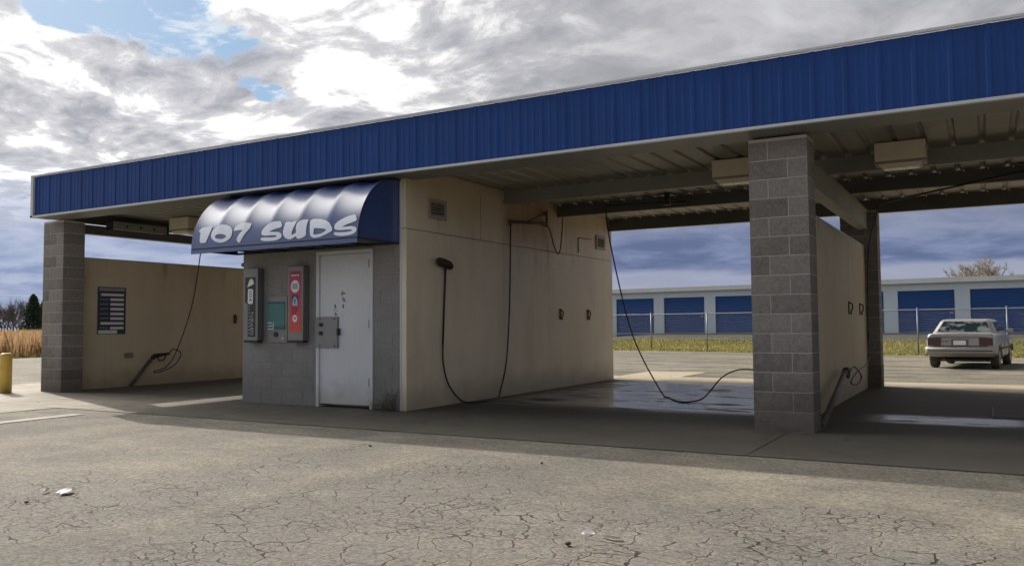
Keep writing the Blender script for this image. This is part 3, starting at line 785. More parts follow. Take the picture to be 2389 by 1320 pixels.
# steel: rafters over the divider lines, purlins across, deck on top
for xc, zb in ((-12.47, 2.90), (0.35, 2.74), (5.49, 2.74)):
    mb = MB(); mb.box(xc - 0.09, xc + 0.09, 0.42, 6.70, zb, zb + 0.012); mb.box(xc - 0.09, xc + 0.09, 0.42, 6.70, 3.056, 3.066); mb.box(xc + 0.05, xc + 0.062, 0.42, 6.70, zb + 0.013, 3.055)
    mb.build('rafter', MT['steel'] if xc < 0 else MT['deck'], B)
for y, zb, m_ in ((2.60, 3.08, 'steel2'), (4.55, 3.085, 'steel'), (6.93, 3.05, 'steel')):
    mb = MB(); mb.box(-12.5, 5.9, y, y + 0.012, zb, 3.29); mb.box(-12.5, 5.9, y + 0.013, y + 0.075, zb, zb + 0.01); mb.box(-12.5, 5.9, y + 0.013, y + 0.075, 3.28, 3.289)
    mb.build('purlin', MT[m_], B)
XE, XR, YF, YB = -12.52, 5.93, -0.345, 7.47
mb = MB()                                                # trapezoid deck running front to back
x = XE + 0.03; zt = 3.30
while x < XR - 0.05:
    prof = [(0, 0), (0.022, 0.026), (0.06, 0.026), (0.082, 0), (0.305, 0)]
    for (a, za), (b, zb_) in zip(prof, prof[1:]):
        x1_, x2_ = x + a, min(x + b, XR - 0.03)
        if x2_ > x1_: mb.quad((x1_, YF + .05, zt + za), (x1_, YB - .05, zt + za), (x2_, YB - .05, zt + zb_), (x2_, YF + .05, zt + zb_))
    x += 0.305
mb.build('roof_deck', MT['deck'], B, fix=False)
mb = MB(); mb.box(XE + .03, XR - .03, YF + .05, YB - .05, 3.40, 3.46); mb.build('roof_top', MT['sroof'], B)
x = -4.45                                                # screw tips along the purlins that show
while x < 3.9:
    for y in (4.53, 6.90): mb = MB(); mb.tube([(x, y - 0.03, 3.298), (x, y - 0.03, 3.258)], [0.018, 0.008], 6); mb.build('roof_screw', MT['screw'], B)
    x += 0.305
# soffit channel just behind the fascia
mb = MB(); mb.box(XE + .02, XR - .02, YF + .02, 0.16, 3.105, 3.115); mb.box(XE + .02, XR - .02, 0.15, 0.16, 3.116, 3.29); mb.build('front_channel', MT['steel2'], B)
mb = MB(); mb.box(XE + .012, XE + .022, YF + .03, YB - .03, 3.105, 3.40); mb.build('end_channel', MT['steel'], B)
mb = MB(); mb.box(XR - .022, XR - .012, YF + .03, YB - .03, 3.105, 3.40); mb.build('end_channel', MT['steel'], B)
# ribbed fascia on four sides
def fascia(p0, p1, nrm, z0, z1, phase=0.0):
    p0, p1, nrm = Vector(p0), Vector(p1), Vector(nrm); L = (p1 - p0).length; d = (p1 - p0) / L
    prof = [(0, 0), (.018, .013), (.046, .013), (.064, 0), (.120, 0), (.130, .004), (.151, .004), (.161, 0), (.212, 0), (.222, .004), (.243, .004), (.253, 0)]
    pts = []; s = -0.305 + phase
    while s < L:
        for a, b in prof:
            if 0 <= s + a <= L: pts.append((s + a, b))
        s += 0.305
    pts = [(0, 0)] + pts + [(L, 0)]
    mb = MB()
    for (a, b), (a2, b2_) in zip(pts, pts[1:]):
        q0 = p0 + d * a + nrm * b; q1 = p0 + d * a2 + nrm * b2_
        if (a2 - a) > 1e-5: mb.quad((q0.x, q0.y, z0), (q1.x, q1.y, z0), (q1.x, q1.y, z1), (q0.x, q0.y, z1))
    return mb
FZ0, FZ1 = 3.10, 3.84
ff = None
for nm, a, b, n in (('f', (XE, YF, 0), (XR, YF, 0), (0, -1, 0)), ('b', (XR, YB, 0), (XE, YB, 0), (0, 1, 0)), ('l', (XE, YB, 0), (XE, YF, 0), (-1, 0, 0)), ('r', (XR, YF, 0), (XR, YB, 0), (1, 0, 0))):
    o = fascia(a, b, n, FZ0 + 0.04, FZ1 - 0.02, 0.11).build('fascia', MT['blue'], B, fix=False)
    a_, b_, n_ = Vector(a), Vector(b), Vector(n); dd = (b_ - a_).normalized()
    def tb(mb, s0, s1, o0, o1, z0, z1):
        L = (b_ - a_).length; q = [a_ + dd * s + n_ * k for s, k in ((s0, o0), (L - s1, o0), (L - s1, o1), (s0, o1))]
        mb.hexa([(p.x, p.y, z0) for p in q] + [(p.x, p.y, z1) for p in q])
    mb = MB(); e = 0.043
    tb(mb, -e, -e, -0.02, e, FZ0 + .004, FZ0 + 0.034); mb.build('bottom_trim', MT['trim'], o)
    mb = MB(); tb(mb, -e + .001, -e + .001, -0.03, e - .001, FZ1 - 0.014, FZ1 + 0.012); mb.build('top_trim', MT['trim'], o)
    if nm in 'fb':
        mb = MB(); tb(mb, -e + .002, (b_ - a_).length - 0.03, -0.02, e - .003, FZ0 + 0.037, FZ1 - 0.015); mb.build('corner_trim', MT['trim'], o)
        mb = MB(); tb(mb, (b_ - a_).length - 0.03, -e + .002, -0.02, e - .003, FZ0 + 0.037, FZ1 - 0.015); mb.build('corner_trim', MT['trim'], o)
# ------------------------------------------------------------------ door
mb = MB(); fz = 0.055
mb.box(DX0 - .002, DX0 + 0.05, -0.018, 0.19, 0.0, DZ - .051); mb.box(DX1 - 0.05, DX1 + .002, -0.018, 0.19, 0.0, DZ - .051); mb.box(DX0 - .002, DX1 + .002, -0.018, 0.19, DZ - .05, DZ + .002)
fr = mb.build('door_frame', MT['door'], B)
mb = MB(); mb.box(DX0 + 0.053, DX1 - 0.053, 0.006, 0.05, 0.045, DZ - 0.055); dr = mb.build('door', MT['door'], B, bevel=0.003)
dr['label'] = 'white steel door with grey latch guard plate and small dark scribbles'
mb = MB(); mb.box(DX0 - 0.015, DX0 + 0.40, -0.026, 0.005, 0.83, 1.265); lp = mb.build('latch_guard', MT['plate'], dr, bevel=0.002)
for x_, z_q in ((-6.03, 1.155), (-6.03, 1.035)): mb = MB(); mb.tube([(x_, -0.027, z_q), (x_, -0.046, z_q)], 0.028, 12); mb.build('lock_cylinder', MT['dark'], lp)
for x_, z_q in ((-6.05, 1.235), (-5.78, 1.235), (-5.78, 0.86), (-6.05, 0.86)): mb = MB(); mb.tube([(x_, -0.027, z_q), (x_, -0.033, z_q)], 0.011, 8); mb.build('bolt', MT['dark'], lp)
mb = MB(); mb.box(-5.73, -5.695, -0.045, 0.004, 1.005, 1.10); mb.build('handle', MT['dark'], dr, bevel=0.004)
for z_q in (1.99, 1.16, 0.36):
    mb = MB(); mb.tube([(DX1 - 0.056, -0.008, z_q - 0.055), (DX1 - 0.056, -0.008, z_q + 0.055)], 0.011, 8); mb.box(DX1 - 0.085, DX1 - 0.054, 0.0, 0.005, z_q - 0.055, z_q + 0.055); mb.build('hinge', MT['steel2'], dr)
mb = MB()                                                # hand drawn marks
yk = 0.0045
def stroke(mb, pts, wd, y=yk, ax='x', c=None):
    for (a, b), (c_, d) in zip(pts, pts[1:]):
        t = Vector((c_ - a, d - b)); t = t / max(1e-6, t.length); n = Vector((-t.y, t.x)) * wd / 2; t = t * wd * 0.3
        if ax == 'x': mb.quad((a - n.x - t.x, y, b - n.y - t.y), (c_ - n.x + t.x, y, d - n.y + t.y), (c_ + n.x + t.x, y, d + n.y + t.y), (a + n.x - t.x, y, b + n.y - t.y))
        else: mb.quad((y, a - n.x - t.x, b - n.y - t.y), (y, c_ - n.x + t.x, d - n.y + t.y), (y, c_ + n.x + t.x, d + n.y + t.y), (y, a + n.x - t.x, b + n.y - t.y))
stroke(mb, [(-5.685, 1.575), (-5.655, 1.60), (-5.61, 1.585)], 0.016); stroke(mb, [(-5.665, 1.62), (-5.655, 1.56)], 0.012)
stroke(mb, [(-5.65, 1.43), (-5.645, 1.39)], 0.024)
stroke(mb, [(-5.80, 1.43), (-5.785, 1.39)], 0.026); stroke(mb, [(-5.80, 1.315), (-5.775, 1.30), (-5.785, 1.285)], 0.02)
for f_ in ((-5.815, 1.375), (-5.805, 1.35), (-5.77, 1.345)): stroke(mb, [f_, (f_[0] + 0.012, f_[1] - 0.008)], 0.009)
mb.build('scribble', MT['steel'], dr, fix=False)
mb = MB()
for (a, b) in ((-5.665, 1.53), (-5.64, 1.52), (-5.655, 1.50), (-5.63, 1.495)): stroke(mb, [(a, b), (a + 0.02, b - 0.02)], 0.018)
mb.build('faint_scribble', MT['plate'], dr, fix=False)
# ------------------------------------------------------------------ awning
AX0, AX1, AY, AZ, AB = -7.74, -4.665, 0.86, 0.885, 2.235
NR = 6; ribx = [AX0 + (AX1 - AX0) * i / NR for i in range(NR + 1)]
def awn(x, a, off=0.0):
    t = (x - AX0) / (AX1 - AX0) * NR; fr_ = t - math.floor(min(t, NR - 1e-6)); s = 4 * fr_ * (1 - fr_)
    ar = R(a); sag = 0.036 * s * math.sin(min(1.0, max(0.0, a / 82)) * math.pi / 2) ** 1.3
    k = off - sag
    return Vector((x, -(AY + k) * math.cos(ar), AB + (AZ + k) * math.sin(ar)))
mb = MB(); mb.grid(lambda u, v: awn(AX0 + (AX1 - AX0) * u, 90 * v), 72, 26, 0, True)
aw = mb.build('awning', [MT['awning']], B, fix=False)
for e in aw.data.edges: pass
for x in (AX0, AX1):
    mb = MB(); arc = [Vector((x, -AY * math.cos(R(a)), AB + AZ * math.sin(R(a)))) for a in range(0, 91, 6)]
    mb.poly([(x, -0.0, AB)] + arc); mb.build('end_panel', MT['awning'], aw)
mb = MB()
for x in ribx: mb.tube([awn(x, a, -0.018) for a in range(0, 91, 6)], 0.013, 6)
mb.box(AX0, AX1, -AY, -AY + 0.03, AB - 0.012, AB + 0.02); mb.box(AX0, AX1, -0.035, -0.005, AB - 0.01, AB + 0.02)
for x in ribx: mb.box(x - .012, x + .012, -AY + .031, -0.036, AB - 0.01, AB + 0.014)
mb.build('awning_frame', MT['awning_in'], aw)
mb = MB(); mb.box(AX0, AX1, -AY - 0.004, -AY + 0.004, AB - 0.055, AB + 0.0); mb.build('hem', MT['awning'], aw)
LET = {'1':[[(-7.632,18.0),(-7.596,21.3),(-7.544,22.0),(-7.381,22.3),(-7.384,17.5),(-7.398,13.7),(-7.421,8.9),(-7.439,6.4),(-7.545,6.2),(-7.572,8.7),(-7.592,16.4),(-7.627,17.6)]],'0':[[(-7.167,22.9),(-7.073,21.8),(-6.986,19.2),(-6.941,15.9),(-6.931,11.8),(-6.949,8.9),(-6.999,6.7),(-7.067,5.4),(-7.146,5.1),(-7.236,6.3),(-7.307,8.8),(-7.347,11.6),(-7.353,15.4),(-7.327,18.8),(-7.27,21.3),(-7.222,22.7)],[(-7.146,13.2),(-7.079,12.4),(-7.042,10.9),(-7.053,9.3),(-7.106,8.4),(-7.17,8.5),(-7.236,9.5),(-7.264,10.9),(-7.247,12.5),(-7.202,13.3)]],'7':[[(-6.911,16.9),(-6.896,20.0),(-6.829,21.8),(-6.732,22.4),(-6.6,21.5),(-6.591,19.3),(-6.599,16.3),(-6.64,13.5),(-6.676,10.7),(-6.712,7.3),(-6.745,4.0),(-6.779,3.8),(-6.819,6.6),(-6.809,9.1),(-6.78,11.9),(-6.724,15.2),(-6.809,15.4),(-6.898,15.2)]],'S':[[(-6.047,20.7),(-6.014,18.5),(-5.993,15.8),(-6.014,14.6),(-6.096,13.7),(-6.161,12.5),(-6.205,11.4),(-6.13,10.9),(-6.051,10.5),(-5.997,9.5),(-5.966,7.3),(-5.976,5.3),(-6.012,4.0),(-6.071,3.2),(-6.174,3.0),(-6.279,3.4),(-6.346,4.4),(-6.347,6.3),(-6.284,6.5),(-6.179,6.1),(-6.084,6.1),(-6.059,6.8),(-6.078,7.7),(-6.148,8.0),(-6.252,8.0),(-6.324,8.7),(-6.355,10.5),(-6.348,13.5),(-6.307,16.3),(-6.25,19.0),(-6.164,20.8)]],'U':[[(-5.94,19.0),(-5.883,19.4),(-5.845,18.6),(-5.739,19.4),(-5.751,16.4),(-5.772,13.1),(-5.787,9.8),(-5.788,6.8),(-5.74,7.6),(-5.709,8.7),(-5.725,12.9),(-5.725,16.3),(-5.693,18.3),(-5.634,20.0),(-5.538,19.7),(-5.539,17.1),(-5.542,13.7),(-5.538,9.6),(-5.53,5.5),(-5.585,3.8),(-5.658,2.8),(-5.697,4.2),(-5.707,5.4),(-5.751,4.0),(-5.8,3.2),(-5.851,3.4),(-5.903,5.0),(-5.942,7.6),(-5.953,10.5),(-5.95,14.7)]],'D':[[(-5.493,16.0),(-5.496,18.6),(-5.445,19.9),(-5.329,19.3),(-5.234,17.6),(-5.152,14.9),(-5.11,11.8),(-5.084,8.9),(-5.1,7.0),(-5.168,5.3),(-5.261,3.5),(-5.349,2.7),(-5.413,3.1),(-5.456,5.3),(-5.474,10.2)],[(-5.399,11.1),(-5.306,10.6),(-5.224,9.9),(-5.186,8.9),(-5.211,7.4),(-5.264,6.1),(-5.335,5.4),(-5.4,5.8),(-5.402,8.6)]],'S2':[[(-4.733,19.9),(-4.713,17.7),(-4.697,15.6),(-4.709,14.4),(-4.774,13.3),(-4.847,12.2),(-4.905,10.9),(-4.927,10.2),(-4.865,10.1),(-4.773,10.1),(-4.703,9.2),(-4.676,7.2),(-4.688,4.9),(-4.732,3.5),(-4.808,2.7),(-4.915,2.5),(-5.009,3.3),(-5.049,4.4),(-5.043,6.0),(-4.949,5.6),(-4.841,5.5),(-4.765,6.0),(-4.751,6.7),(-4.783,7.4),(-4.86,7.5),(-4.952,7.5),(-5.031,8.3),(-5.056,10.4),(-5.048,13.2),(-4.998,15.8),(-4.929,18.0),(-4.851,19.7),(-4.784,20.2)]]}
def dens(l, n=3):
    out = []
    P = [Vector((p[0], p[1] / 60.0, 0)) for p in l]; m_ = len(P)
    for i in range(m_):
        a, b, c, d = P[i - 1], P[i], P[(i + 1) % m_], P[(i + 2) % m_]
        for k in range(n):
            t = k / n; q = 0.5 * ((2 * b) + (c - a) * t * 0.8 + (2 * a * 0.9 - 5 * b * 0.96 + 4 * c * 0.975 - d * 0.9) * t * t * 0 ) if False else b.lerp(c, t)
            # soft corner-cutting curve
            h = 0.5 * ((2 * b) + (c - a) * t + (2 * a - 5 * b + 4 * c - d) * t * t + (3 * b - a - 3 * c + d) * t ** 3)
            q = q.lerp(h, 0.55); out.append((q.x, q.y * 60.0))
    return out
for k, loops in LET.items():
    mb = MB(); mb.outline([dens(l) for l in loops], lambda x, a: (x, a, 0))
    for _ in range(3):
        es = [e for e in mb.bm.edges if abs(e.verts[0].co.x - e.verts[1].co.x) > 0.035 or abs(e.verts[0].co.y - e.verts[1].co.y) > 2.4]
        if not es: break
        bmesh.ops.subdivide_edges(mb.bm, edges=es, cuts=1); bmesh.ops.triangulate(mb.bm, faces=mb.bm.faces)
    for v_ in mb.bm.verts: v_.co = awn(v_.co.x, v_.co.y, 0.006)
    mb.build('letter', MT['letter'], aw, fix=True)
# ------------------------------------------------------------------ things on and around the kiosk front
def vbox(x0, x1, z0, z1, dep, nm, label):
    t = empty(nm, ((x0 + x1) / 2, 0, z0), label, 'vending machine')
    mb = MB(); mb.box(x0, x1, -dep, -0.006, z0, z1); mb.build('cabinet', MT['ss'], t, bevel=0.008)
    mb = MB(); mb.box(x0 + .012, x1 - .012, -dep + 0.01, -0.02, z0 - 0.03, z0 - 0.002); mb.build('outlet_slot', MT['dark'], t)
    for zz in (z0 + 0.12, z1 - 0.14):
        mb = MB(); mb.box(x0 - 0.022, x0 - 0.001, -dep + .02, -dep + .07, zz, zz + .06); mb.build('latch', MT['dark'], t, bevel=0.003)
    return t
D_ = 0.13
# black one, at the left corner
bx = vbox(-7.475, -7.175, 0.93, 2.0, D_, 'black_label_vending_machine', 'narrow grey vending box with black front label at the left corner of the kiosk wall')
y0 = -D_ - 0.003
mb = MB(); mb.poly([(-7.435, y0, 1.87), (-7.220, y0, 1.87), (-7.220, y0, 0.985), (-7.375, y0, 0.985), (-7.375, y0, 1.46), (-7.435, y0, 1.50)])
lb = mb.build('front_label', MT['black'], bx, fix=False)
y1 = y0 - 0.002
mb = MB(); mb.outline([[(-7.375, 1.75), (-7.345, 1.82), (-7.305, 1.85), (-7.260, 1.82), (-7.250, 1.765), (-7.305, 1.745), (-7.385, 1.72)]], lambda x, z: (x, y1, z)); mb.build('emblem', MT['white'], lb, fix=False)
mb = MB(); mb.outline([[(-7.370, 1.68), (-7.365, 1.695), (-7.275, 1.69), (-7.265, 1.675), (-7.270, 1.485), (-7.285, 1.47), (-7.365, 1.475), (-7.375, 1.49)]], lambda x, z: (x, y1, z)); mb.build('label_panel', MT['white'], lb, fix=False)
mb = MB()
for z in (1.655, 1.62, 1.585): stroke(mb, [(-7.340, z), (-7.290, z - 0.006)], 0.012, y1 - .002)
stroke(mb, [(-7.335, 1.52), (-7.320, 1.55), (-7.300, 1.515)], 0.014, y1 - .002); mb.build('small_print', MT['black'], lb, fix=False)
mb = MB(); random.seed(5)
for i in range(11):                                      # lettering that runs up the label, too worn to read
    z = 1.02 + i * 0.032; stroke(mb, [(-7.315 + random.uniform(-.012, .012), z), (-7.260 + random.uniform(-.01, .01), z + random.uniform(-.008, .012))], 0.014, y1)
for i in range(9):
    z = 1.03 + i * 0.05; stroke(mb, [(-7.355, z), (-7.330, z + 0.02)], 0.012, y1)
mb.build('side_lettering', MT['greyp'], lb, fix=False)
# red one, by the door
rx = vbox(-6.575, -6.275, 0.93, 2.0, D_, 'red_label_vending_machine', 'narrow grey vending box with bright red front label, left of the white door')
mb = MB(); mb.quad((-6.540, y0, 1.055), (-6.310, y0, 1.055), (-6.310, y0, 1.93), (-6.540, y0, 1.93)); lb = mb.build('front_label', MT['red'], rx, fix=False)
def disc(x, z, rx_, rz, mat_, nm, y=None, n=20, par=None):
    mb = MB(); mb.poly([(x + rx_ * math.cos(i * 6.2832 / n), y1 if y is None else y, z + rz * math.sin(i * 6.2832 / n)) for i in range(n)]); return mb.build(nm, MT[mat_], par, fix=False)
disc(-6.425, 1.705, 0.082, 0.09, 'white', 'round_emblem', par=lb); disc(-6.425, 1.245, 0.045, 0.052, 'white', 'round_badge', par=lb)
mb = MB()
for z in (1.735, 1.708, 1.681): stroke(mb, [(-6.475, z), (-6.375, z)], 0.016, y1 - .002)
mb.build('emblem_print', MT['teal'], lb, fix=False)
mb = MB(); stroke(mb, [(-6.440, 1.245), (-6.420, 1.262), (-6.410, 1.235)], 0.014, y1 - .002); mb.build('badge_print', MT['crimson'], lb, fix=False)
mb = MB()
for i in range(7): stroke(mb, [(-6.500 + i * 0.022, 1.862), (-6.488 + i * 0.022, 1.868)], 0.014, y1)
mb.build('heading', MT['white'], lb, fix=False)
mb = MB(); mb.quad((-6.490, y1, 1.43), (-6.360, y1, 1.43), (-6.360, y1, 1.585), (-6.490, y1, 1.585)); pl = mb.build('picture', MT['navy'], lb, fix=False)
mb = MB(); mb.outline([[(-6.475, 1.432), (-6.465, 1.52), (-6.430, 1.565), (-6.395, 1.54), (-6.375, 1.50), (-6.370, 1.432)]], lambda x, z: (x, y1 - .002, z)); mb.build('picture_shape', MT['sky_'], lb, fix=False)
mb = MB(); stroke(mb, [(-6.425, 1.47), (-6.425, 1.52)], 0.022, y1 - .004); mb.build('picture_detail', MT['navy'], lb, fix=False)
mb = MB()
for j, z in enumerate((1.395, 1.36, 1.322)):
    for i in range(6 - (j == 2) * 2): stroke(mb, [(-6.485 + i * 0.021, z), (-6.472 + i * 0.021, z + .003)], 0.018, y1)
for i in range(6): stroke(mb, [(-6.495 + i * 0.026, 1.90), (-6.475 + i * 0.026, 1.90)], 0.016, y1)
mb.build('small_print', MT['crimson'], lb, fix=False)
# coin unit between them
cc = empty('coin_unit', (-6.91, 0, 0.9), 'flush grey coin changer plate with a worn teal panel between two vending boxes', 'coin machine')
mb = MB(); mb.box(-7.13, -6.69, -0.022, -0.004, 0.90, 1.58); mb.build('face_plate', MT['ss'], cc, bevel=0.004)
mb = MB(); mb.box(-7.08, -6.73, -0.028, -0.0225, 1.09, 1.50); tp = mb.build('teal_panel', MT['teal'], cc)
mb = MB(); mb.box(-7.08, -6.73, -0.0305, -0.0285, 1.465, 1.50); mb.build('dark_band', MT['teald'], tp)
mb = MB(); mb.box(-6.93, -6.73, -0.0305, -0.0285, 1.09, 1.14); mb.build('dark_band', MT['teald'], tp)
mb = MB()
for a, b in (((-7.07, 1.10), (-6.95, 1.10)), ((-7.06, 1.14), (-6.97, 1.15)), ((-6.96, 1.10), (-6.95, 1.19)), ((-7.06, 1.19), (-6.98, 1.19))): stroke(mb, [a, b], 0.012, -0.0305)
mb.build('worn_print', MT['white'], tp, fix=False)
mb = MB(); mb.tube([(-6.91, -0.023, 1.02), (-6.91, -0.038, 1.02)], 0.038, 16); mb.build('return_cup', MT['dark'], cc)
mb = MB(); mb.box(-6.79, -6.75, -0.03, -0.0225, 0.955, 0.97); mb.build('coin_slot', MT['chrome'], cc)
# small camera on the corner
sc = empty('security_camera', (-7.64, 0.10, 2.1), 'tiny dark security camera on the left edge of the kiosk wall', 'camera')
mb = MB(); mb.tube([(-7.615, 0.1, 2.14), (-7.66, 0.07, 2.14), (-7.66, 0.07, 2.12)], 0.008, 6); mb.build('bracket', MT['dark'], sc)
mb = MB(); mb.tube([(-7.66, 0.12, 2.085), (-7.66, 0.02, 2.075)], 0.032, 10); mb.build('housing', MT['dark'], sc)
mb = MB(); mb.tube([(-7.66, 0.019, 2.075), (-7.66, 0.01, 2.074)], 0.02, 10); mb.build('lens', MT['glass'], sc)
# ------------------------------------------------------------------ things on the bay wall
WX = -4.535
fb = empty('foam_brush', (WX, 0.8, 2.0), 'dark foam brush hung head up on the cream bay wall with a long handle', 'brush')
mb = MB()
def head(u, v):
    a = u * 6.2832; rr = [0.0, 0.75, 1.0, 1.0, 0.8, 0.0][min(5, int(v * 5 + .5))]; zz = [0.05, 0.05, 0.02, -0.02, -0.05, -0.05][min(5, int(v * 5 + .5))]
    return (WX + 0.065 + 0.06 * rr * math.cos(a), 0.80 + 0.20 * rr * math.sin(a), 2.005 - 0.035 * rr * math.sin(a) + zz)
mb.grid(head, 24, 5, 0, True); mb.build('bristle_head', MT['brush'], fb)
mb = MB(); mb.tube([(WX + .06, 0.82, 1.955), (WX + .05, 0.795, 1.4), (WX + .05, 0.76, 0.86)], [0.017, 0.016, 0.015], 8); mb.build('handle', MT['dark'], fb)
mb = MB(); mb.tube(spline([(WX + .05, 0.76, 0.86), (WX + .05, 0.77, 0.6), (WX + .06, 0.87, 0.32), (WX + .10, 1.05, 0.11), (WX + .16, 1.22, 0.02), (WX + .24, 1.65, 0.012), (WX + .16, 2.08, 0.02), (WX + .08, 2.32, 0.16), (WX + .05, 2.52, 0.48), (WX + .045, 2.62, 1.0), (WX + .045, 2.68, 1.7), (WX + .045, 2.72, 2.78)], 8), 0.0125, 8); mb.build('hose', MT['hose'], fb)
bo = empty('swing_boom', (WX, 4.0, 2.9), 'rusty brown swing boom pipe with brace and sagging hose high on the bay wall', 'pipe boom')
mb = MB(); mb.tube([(WX + .045, 2.70, 2.80), (WX + .045, 4.0, 2.90)], 0.024, 8); mb.tube([(WX + .045, 2.715, 2.83), (WX + .045, 2.715, 2.74)], 0.028, 8); mb.build('arm', MT['rust'], bo)
mb = MB(); mb.tube([(WX + .045, 3.98, 3.10), (WX + .045, 3.3, 2.86)], 0.011, 6); mb.build('brace', MT['rust'], bo)
mb = MB(); mb.tube([(WX + .045, 4.0, 2.84), (WX + .045, 4.0, 3.13)], 0.02, 8); mb.box(WX - .014, WX + .03, 3.95, 4.05, 2.86, 2.92); mb.box(WX - .014, WX + .03, 3.95, 4.05, 3.05, 3.11); mb.build('pivot', MT['rust'], bo)
mb = MB(); mb.tube(spline([(WX + .045, 4.02, 2.88), (WX + .05, 4.12, 2.78), (WX + .06, 4.27, 2.5), (WX + .06, 4.40, 2.40), (WX + .06, 4.50, 2.5), (WX + .05, 4.60, 2.85), (WX + .05, 4.63, 3.10)], 8), 0.0115, 8); mb.build('supply_hose', MT['rust'], bo)
# mat hooks
def hook(loc, sx, label, group):
    t = empty('mat_clip', (0, 0, 0), label, 'mat clip', group)
    mb = MB(); mb.box(0.0, 0.012, -0.035, 0.035, -0.11, 0.09); mb.build('back_plate', MT['rust'], t, bevel=0.002)
    mb = MB(); mb.tube(spline([(0.012, 0, 0.06), (0.05, 0, 0.05), (0.055, 0, -0.02), (0.03, 0, -0.08), (0.045, 0, -0.11)], 5), 0.011, 6); mb.build('spring_jaw', MT['dark'], t)
    t.location = loc; t.scale.x = sx; return t
hk = hook((-4.549, 4.62, 1.33), 1, 'rusty mat clip on the cream bay wall, nearer of the pair', 'mat clips on the walls')
for loc, lab in (((-4.549, 5.82, 1.33), 'rusty mat clip on the cream bay wall, farther of the pair, towards the back'),
                 ((0.354, 4.58, 1.36), 'small mat clip on the divider panel behind the right pillar, nearer of two'),
                 ((0.354, 5.84, 1.36), 'small mat clip on the right divider panel, beside the dark rear pillar'),
                 ((-12.449, 4.18, 1.33), 'single mat clip on the tan divider panel in the left bay')):
    c = copy_tree(hk); c.location = loc; c['label'] = lab
# ------------------------------------------------------------------ left bay panel: menu board, outlet plate
PX = -12.449
sg = empty('price_sign', (PX, 1.15, 1.03), 'dark blue price board with rows of white bars on the left bay panel', 'sign')
mb = MB(); mb.box(PX + .001, PX + 0.012, 0.86, 1.45, 1.02, 1.92); mb.build('board', MT['navy'], sg)
xs_ = PX + 0.0145
mb = MB(); mb.quad((xs_, 0.88, 1.845), (xs_, 1.42, 1.845), (xs_, 1.42, 1.905), (xs_, 0.88, 1.905)); mb.build('heading', MT['greyp'], sg, fix=False)
mb = MB(); z = 1.775; random.seed(3)
for i in range(8):
    a = 0.92 if i in (0, 6) else 1.12
    mb.quad((xs_, a, z - 0.026), (xs_, 1.405, z - 0.026), (xs_, 1.405, z + 0.022), (xs_, a, z + 0.022))
    z -= 0.091
mb.build('price_rows', MT['white'], sg, fix=False)
mb = MB(); z = 1.775
for i in range(8):
    if i not in (0, 6):
        yy = 0.91
        while yy < 1.08: l = random.uniform(.02, .05); stroke(mb, [(yy, z), (yy + l, z + random.uniform(-.006, .006))], 0.018, xs_, 'y'); yy += l + 0.02
    z -= 0.091
mb.build('row_names', MT['greyp'], sg, fix=False)
mb = MB(); mb.quad((xs_, 0.875, 1.03), (xs_, 1.27, 1.03), (xs_, 1.27, 1.095), (xs_, 0.875, 1.095)); mb.build('footer', MT['white'], sg, fix=False)
ob = empty('outlet_plate', (PX, 1.52, 0.61), 'small tan metal plate low on the left bay panel under the price board', 'plate')
mb = MB(); mb.box(PX + .001, PX + .02, 1.44, 1.62, 0.555, 0.655); mb.build('plate', MT['tan'], ob, bevel=0.003)
for y in (1.46, 1.60): mb = MB(); mb.tube([(PX + .0205, y, 0.605), (PX + .026, y, 0.605)], 0.008, 8); mb.build('bolt', MT['dark'], ob)
# ------------------------------------------------------------------ spray wands, holders, ceiling booms
def wand(name_loc, p_bot, p_top, gun_dir, label, hose_pts, hl=None):
    p_bot, p_top = Vector(p_bot), Vector(p_top); ax_ = (p_top - p_bot).normalized()
    h = empty('wand_holder', p_bot, label.replace('spray wand', 'pipe holder for the spray wand'), 'wand holder')
    h['label'] = hl
    mb = MB(); mb.tube([p_bot, p_top], 0.034, 12); mb.build('pipe', MT['pvc'], h)
    mb = MB(); mb.tube([p_top - ax_ * 0.06, p_top + ax_ * 0.004], 0.040, 12); mb.build('collar', MT['pvc'], h)
    w_ = empty('spray_wand', p_top, label, 'spray wand')
    g = Vector(gun_dir).normalized(); q = p_top + ax_ * 0.07
    mb = MB(); mb.tube([p_top - ax_ * 0.10, q], 0.014, 8); mb.build('lance', MT['dark'], w_)
    mb = MB(); mb.tube([q - ax_ * 0.03, q + ax_ * 0.02 + g * 0.03, q + g * 0.16 + Vector((0, 0, 0.01)), q + g * 0.34], [0.044, 0.048, 0.034, 0.022], 8); mb.build('gun_body', MT['dark'], w_)
    mb = MB(); mb.tube(spline([q + g * 0.10 - Vector((0, 0, 0.02)), q + g * 0.13 - Vector((0, 0, 0.09)), q + g * 0.22 - Vector((0, 0, 0.10)), q + g * 0.27 - Vector((0, 0, 0.015))], 5), 0.012, 6); mb.build('trigger_guard', MT['dark'], w_)
    mb = MB(); pts = [q + g * 0.34] + [Vector(p) for p in hose_pts]; mb.tube(spline(pts, 9), 0.011, 6); mb.build('hose', MT['hose'], w_)
    return w_
